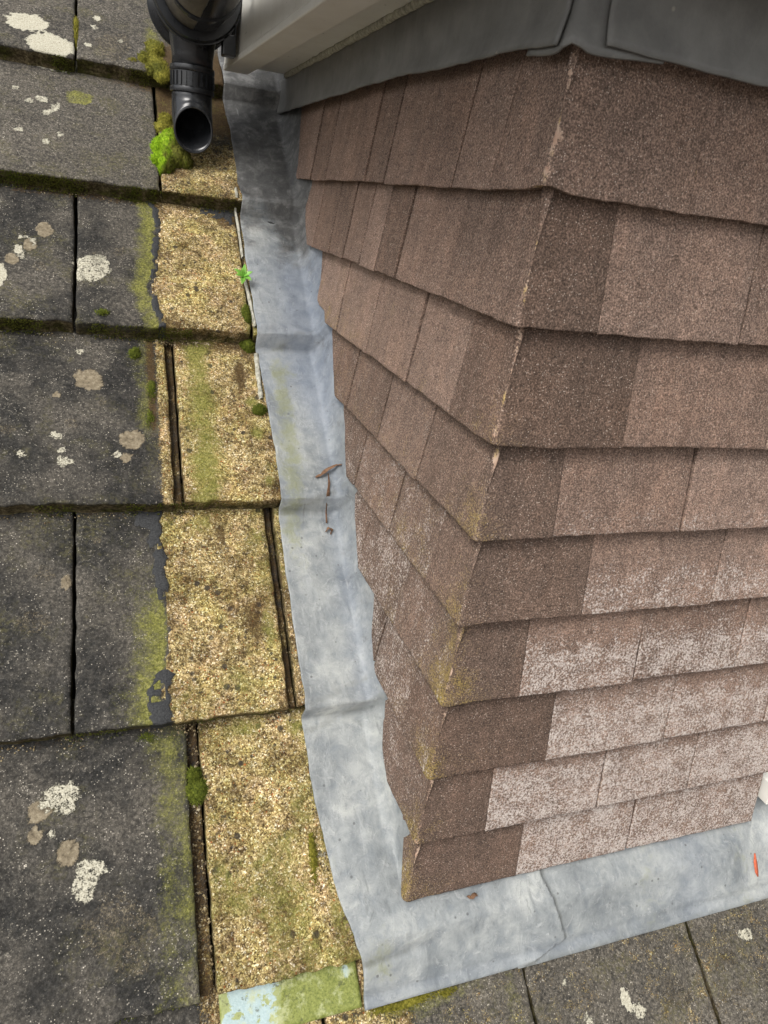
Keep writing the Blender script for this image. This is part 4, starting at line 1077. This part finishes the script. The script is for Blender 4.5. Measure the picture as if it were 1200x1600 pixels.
moss('moss_clump', -.223, 1.285, .017, .018, .013, MOSSY, 'small yellow green moss clump above the bright cushion', 1300, 4, ((0, 0, 1), (.016, -.014, .7), (.006, .020, .8)))
moss('moss_clump', -.196, 1.278, .012, .020, .010, MOSSY, 'yellowish moss tuft tucked against the pipe, behind the bright cushion', 900, 14, ((0, 0, 1), (.006, -.012, .7)))
moss('moss_clump', -.232, 1.425, .022, .030, .011, MOSSY, 'rusty olive moss patch under the gutter outlet', 2200, 5, ((0, 0, 1), (-.02, .01, .6), (.01, -.022, .8), (.0, .045, .8)), shade=lambda x, y, z: fbm(x, y, 40, 8) * .9)
moss('moss_clump', -.110, .830, .013, .016, .016, MOSSD, 'dark green moss ball at the lead edge beside the golden tile corner', 1200, 6, ((0, 0, 1), (-.006, .018, .6)))
moss('moss_clump', -.105, .700, .011, .010, .010, MOSSD, 'small green moss ball at the lower end of the pale sealant strip', 900, 7)
moss('moss_clump', -.112, .868, .007, .022, .008, MOSSD, 'thin dark moss line along the lead edge under the green sprig', 700, 8)
moss('moss_clump', -.228, .170, .013, .016, .010, MOSSD, 'dark green moss plug in the wide joint between the two bottom tiles', 1100, 9, ((0, 0, 1), (-.004, .018, .6)))
moss('moss_clump', -.283, .800, .009, .010, .007, MOSSD, 'small dark moss dot near the red stained tile margin', 450, 10, up=.001)
moss('moss_clump', -.262, .722, .005, .030, .004, MOSSD, 'narrow dark moss streak on the round lichen tile near its joint', 550, 11)
moss('moss_clump', -.266, .675, .006, .018, .004, MOSSD, 'short lower moss streak on the round lichen tile near its joint', 350, 12)
moss('moss_clump', -.328, .853, .011, .006, .004, MOSSD, 'little dark moss pad near the lower edge of the cream splash tile', 350, 13)
moss('moss_clump', -.366, 1.480, .0035, .040, .004, MOSSY, 'yellow moss in the joint right of the two cream lichen discs', 600, 15, up=-.002)
moss('moss_clump', -.282, .238, .014, .006, .004, MOSSD, 'flat moss patch at the head of the large dark tile', 350, 16, up=-.0)
moss('moss_clump', -.01, -.100, .040, .008, .006, MOSSY, 'yellow green moss line just below the lead flashing corner', 1200, 17, ((0, 0, 1), (.05, .0, .5), (-.02, .002, .5)))
moss('moss_clump', -.270, 1.425, .010, .006, .004, MOSSY, 'tiny olive moss dab left of the gutter outlet patch', 250, 18)
moss('moss_clump', -.10, .055, .005, .05, .004, MOSSY, 'thin yellow moss fringe where the pebbled tile meets the lead', 700, 19)
# fringe of moss along the slab tails, uncountable
def tail_fringe():
    rng = random.Random(99); V = []; F = []; A = []
    spec = [(4, -.62, -.12, 2600, 1.0), (3, -.62, -.24, 2600, 1.0), (3, -.235, -.11, 350, .8), (2, -.50, -.12, 2000, .8), (1, -.50, -.10, 1100, .5), (0, -.50, -.11, 700, .45), (-1, -.50, -.24, 200, .4), (5, -.62, -.1, 1500, 1)]
    for row, x0, x1, n, a in spec:
        for q in range(n):
            x = rng.uniform(x0, x1)
            if float(vnoise(x * 28, row * 3.1, 12)) + .15 * rng.random() < .60: continue
            nn = -rng.uniform(.001, TK + .002); s_ = ROWS[row] - .0015 - rng.uniform(0, .0015) - (.006 * rng.random() if nn < -TK * .8 else 0)
            L = rng.uniform(.0018, .0042) * a; b = .0011
            k = len(V); d = (rng.uniform(-.7, .7), -rng.uniform(.2, 1), rng.uniform(-.1, .9)); a0 = rng.uniform(0, 6)
            for w3 in range(3):
                t = a0 + w3 * 2.094; V.append(RP(x + b * math.cos(t), s_ + .0006, nn + b * math.sin(t))[()])
            V.append(RP(x + d[0] * L, s_ + d[1] * L, nn + d[2] * L)[()])
            F += [(k, k + 1, k + 3), (k + 1, k + 2, k + 3), (k + 2, k, k + 3)]
    V = np.array(V); A = np.zeros((len(V), 4)); A[:, 0] = fbm(V[:, 0], V[:, 2], 30, 5) * 1.1
    o = mesh_obj('moss_fringe', V, F, MOSSD, attrs={'mk1': A}); tag(o, 'thin dark moss growing along the lower edges of the roof tiles', 'moss', kind='stuff')
tail_fringe()

# green sprig
sp_ = empty('seedling', RP(-.112, .940, .004)[()], 'tiny green seedling rooted at the lead edge beside the golden tile', 'plant')
B0 = np.array(RP(-.112, .940, .002)); 
def leaf(name, base, dirv, upv, L, W, mat, parent, droop=.3, curl=0):
    dirv = np.array(dirv, float); dirv /= np.linalg.norm(dirv); side = np.cross(dirv, upv); side /= np.linalg.norm(side); upv = np.cross(side, dirv)
    V = []; F = []; n = 9
    for i in range(n):
        t = i / (n - 1); wd = W * math.sin(math.pi * min(1, t * .97 + .03)) ** .8 * (1 - .25 * t)
        c = base + dirv * L * t + upv * (L * (.35 * t - droop * t * t) )
        for q in (-1, -.5, 0, .5, 1): V.append(c + side * wd * q + upv * (abs(q) * wd * .35 + curl * math.sin(t * 6) * .2 * L))
    for i in range(n - 1):
        for j in range(4): F.append((i * 5 + j, (i + 1) * 5 + j, (i + 1) * 5 + j + 1, i * 5 + j + 1))
    o = mesh_obj(name, V, F, mat, parent)
    m = o.modifiers.new('t', 'SOLIDIFY'); m.thickness = .0004
    return o
for ang, L, W, el in ((150, .020, .0042, .3), (200, .018, .0045, .5), (255, .022, .0048, .2), (310, .018, .0045, .4), (20, .017, .004, .5), (85, .021, .0042, .6), (120, .014, .0034, .9), (340, .012, .003, 1.0)):
    a = math.radians(ang); d = math.cos(a) * np.array((1, 0, 0)) + math.sin(a) * np.array((0, CT, ST)) + NRM * el
    leaf('leaf', B0 + NRM * .004, d, NRM, L, W, LEAF, sp_)
V, F = tube([B0 - NRM * .004, B0 + NRM * .005], .0009, 6); mesh_obj('stem', V, F, LEAF, sp_)

# pale sealant strips along the lead edge
def strip(pts, w0, label):
    V = []; F = []
    n = 26; P = np.array(pts); tt = np.linspace(0, len(P) - 1, n)
    for i, t in enumerate(tt):
        x = np.interp(t, range(len(P)), P[:, 0]); s_ = np.interp(t, range(len(P)), P[:, 1])
        wd = w0 * (.75 + .5 * float(vnoise(i * .5, 3, 4))); nb = float(surf_n(np.array([s_]))[0])
        for q, (dx, dn) in enumerate(((-1, -.001), (-.8, .0035), (0, .0050), (.8, .0042), (1, -.001))):
            V.append(RP(x + dx * wd * .5, s_ + .0, nb + dn + .001 * float(vnoise(i * 1.3, q, 9)))[()])
    for i in range(n - 1):
        for j in range(4): F.append((i * 5 + j, i * 5 + j + 1, (i + 1) * 5 + j + 1, (i + 1) * 5 + j))
    o = mesh_obj('sealant_strip', V, F, MORTAR); tag(o, label, 'sealant', 'pale sealant strips at the lead edge'); return o
strip([(-.0985, .812), (-.1000, .77), (-.1005, .722)], .0068, 'pale sealant strip between the two small dark moss balls')
strip([(-.1075, .960), (-.1040, .90), (-.1010, .845)], .0045, 'pale thin sealant strip beside the green seedling, above the dark moss ball')
strip([(-.1085, 1.14), (-.1060, 1.08), (-.1060, 1.0)], .0040, 'pale crusty sealant strip on the dark upper part of the lead edge')

# dead leaf litter on the lead
def onlead(x, s, up=.002):
    return np.array(RP(x, s, float(n_all(np.array([x]), np.array([s]))[0]) + up))
lt = empty('dead_leaf', onlead(-.02, .58), 'curled brown dead leaf lying on the lead by the side wall', 'leaf')
def ribbon(name, pts, wd, mat, parent, seed=0):
    P = [onlead(*p) for p in pts]; n = 22; V = []; F = []
    ts = np.linspace(0, len(P) - 1, n); Q = np.array(P)
    C = np.stack([np.interp(ts, range(len(P)), Q[:, a]) for a in range(3)], -1)
    for i in range(n):
        t = C[min(i + 1, n - 1)] - C[max(i - 1, 0)]; t /= np.linalg.norm(t); sd_ = np.cross(t, NRM); sd_ /= np.linalg.norm(sd_)
        w2 = wd * (.35 + .9 * math.sin(math.pi * (i + .5) / n)) * (.7 + .6 * float(vnoise(i * .6, seed, 3))); tw = 1.2 * float(vnoise(i * .35, seed, 5))
        for q in (-1, 0, 1): V.append(C[i] + sd_ * w2 * q * math.cos(tw) + NRM * (w2 * q * math.sin(tw) + .0012 * abs(q) + .001))
    for i in range(n - 1):
        for j in range(2): F.append((i * 3 + j, i * 3 + j + 1, (i + 1) * 3 + j + 1, (i + 1) * 3 + j))
    o = mesh_obj(name, V, F, mat, parent); m = o.modifiers.new('t', 'SOLIDIFY'); m.thickness = .0006; return o
ribbon('blade', [(-.037, .576, .001), (-.028, .580, .004), (-.018, .588, .006), (-.004, .594, .005), (.001, .590, .004)], .0024, DEAD, lt, 1)
ribbon('stalk', [(-.017, .582, .003), (-.018, .566, .003), (-.023, .548, .004), (-.021, .532, .003), (-.023, .512, .001)], .0015, DEAD, lt, 5)
l2 = empty('leaf_scrap', onlead(-.022, .499), 'small brown curled scrap on the lead below the dead leaf', 'leaf')
ribbon('blade', [(-.027, .497, .001), (-.022, .503, .004), (-.017, .499, .003), (-.020, .493, .001)], .0016, DEAD, l2, 9)
l3 = empty('leaf_scrap', onlead(.09, -.006), 'tiny crumbling leaf bit tucked under the lowest corner tile', 'leaf')
ribbon('blade', [(.083, -.002, .002), (.088, -.004, .004), (.094, -.001, .003), (.097, -.004, .002)], .0019, DEAD, l3, 4)

# algae covered sheet below the pebbled tile
xs = np.linspace(-.2185, -.0600, 40); ss = np.linspace(-.0905, -.020, 18)
X, S = np.meshgrid(xs, ss, indexing='ij')
n = surf_n(S - .045) * 0 + (-(S - ROWS[-2]) / GA * TK) + .0045 + (fbm(X, S, 20, 4) - .5) * .003
gg = .55 + .5 * sst(X, -.17, -.14) - .3 * (fbm(X, S, 20, 44) - .5); bl = (.45 + 1.1 * fbm(X, S, 45, 61) - .3) * sst(X, -.125, -.180) * sst(X, -.222, -.205) + .65 * np.exp(-(((X + .075) / .01) ** 2 + ((S + .052) / .012) ** 2))
mk = np.stack([gg - .6 * sst(bl, .2, .5), bl, bl * 0, bl * 0], -1)
V, F, A = slab(RP(X, S, n), np.broadcast_to(-NRM, X.shape + (3,)), .0022, .0006, {'mk1': mk})
o = mesh_obj('flashing_slip', V, F, SLIP, attrs=A); tag(o, 'smooth sheet with lime green algae and pale blue patches below the pebbled tile', 'flashing sheet')

# loose grit lodged below the slab edges and along the lead, uncountable
GRIT = M('loose_grit', 0.9, 0.2)
GRIT.color(GRIT.ramp(GRIT.chan(GRIT.vor(260, 'Color'), 0), [(0.0, (0.03, 0.024, 0.018)), (0.4, (0.11, 0.08, 0.045)), (0.8, (0.28, 0.22, 0.12)), (1.0, (0.48, 0.42, 0.30))]))
def grit():
    rng = random.Random(5); V = []; F = []
    def stone(x, s_, n_, r):
        k = len(V)
        for d in ((1, 0, 0), (-1, 0, 0), (0, 1, 0), (0, -1, 0), (0, 0, 1), (0, 0, -1)):
            j = r * rng.uniform(.6, 1.3); V.append(RP(x + d[0] * j, s_ + d[1] * j, n_ + d[2] * j * .7)[()])
        for a_, b_ in ((0, 2), (2, 1), (1, 3), (3, 0)): F.append((k + a_, k + b_, k + 4)); F.append((k + b_, k + a_, k + 5))
    for q in range(1500):
        row = rng.choice((3, 2, 1, 0, 0, 1, 2)); x = rng.uniform(-.49, -.10) if rng.random() < .4 else rng.uniform(-.25, -.10)
        if float(vnoise(x * 40, row * 5.0, 3)) < .42: continue
        s_ = ROWS[row] - abs(rng.gauss(0, .006)) - .002
        stone(x, s_, float(surf_n(np.array([s_]))[0]) + .0004, rng.uniform(.0006, .0017))
    for q in range(900):
        s_ = rng.uniform(-.03, 1.15); x = float(XL(np.array([s_]))[0]) - abs(rng.gauss(0, .004)) - .0005
        if float(vnoise(s_ * 30, 2.2, 8)) < .45: continue
        stone(x, s_, float(surf_n(np.array([s_]))[0]) + .0004, rng.uniform(.0006, .0016))
    for q in range(170):
        s_ = rng.uniform(-.02, .24); stone(rng.uniform(-.238, -.223), s_, float(surf_n(np.array([s_]))[0]) - .013, rng.uniform(.0008, .0022))
    o = mesh_obj('grit', V, F, GRIT.m, smooth=False); tag(o, 'loose sand and grit caught below the roof tile edges and along the lead', 'grit', kind='stuff')
grit()
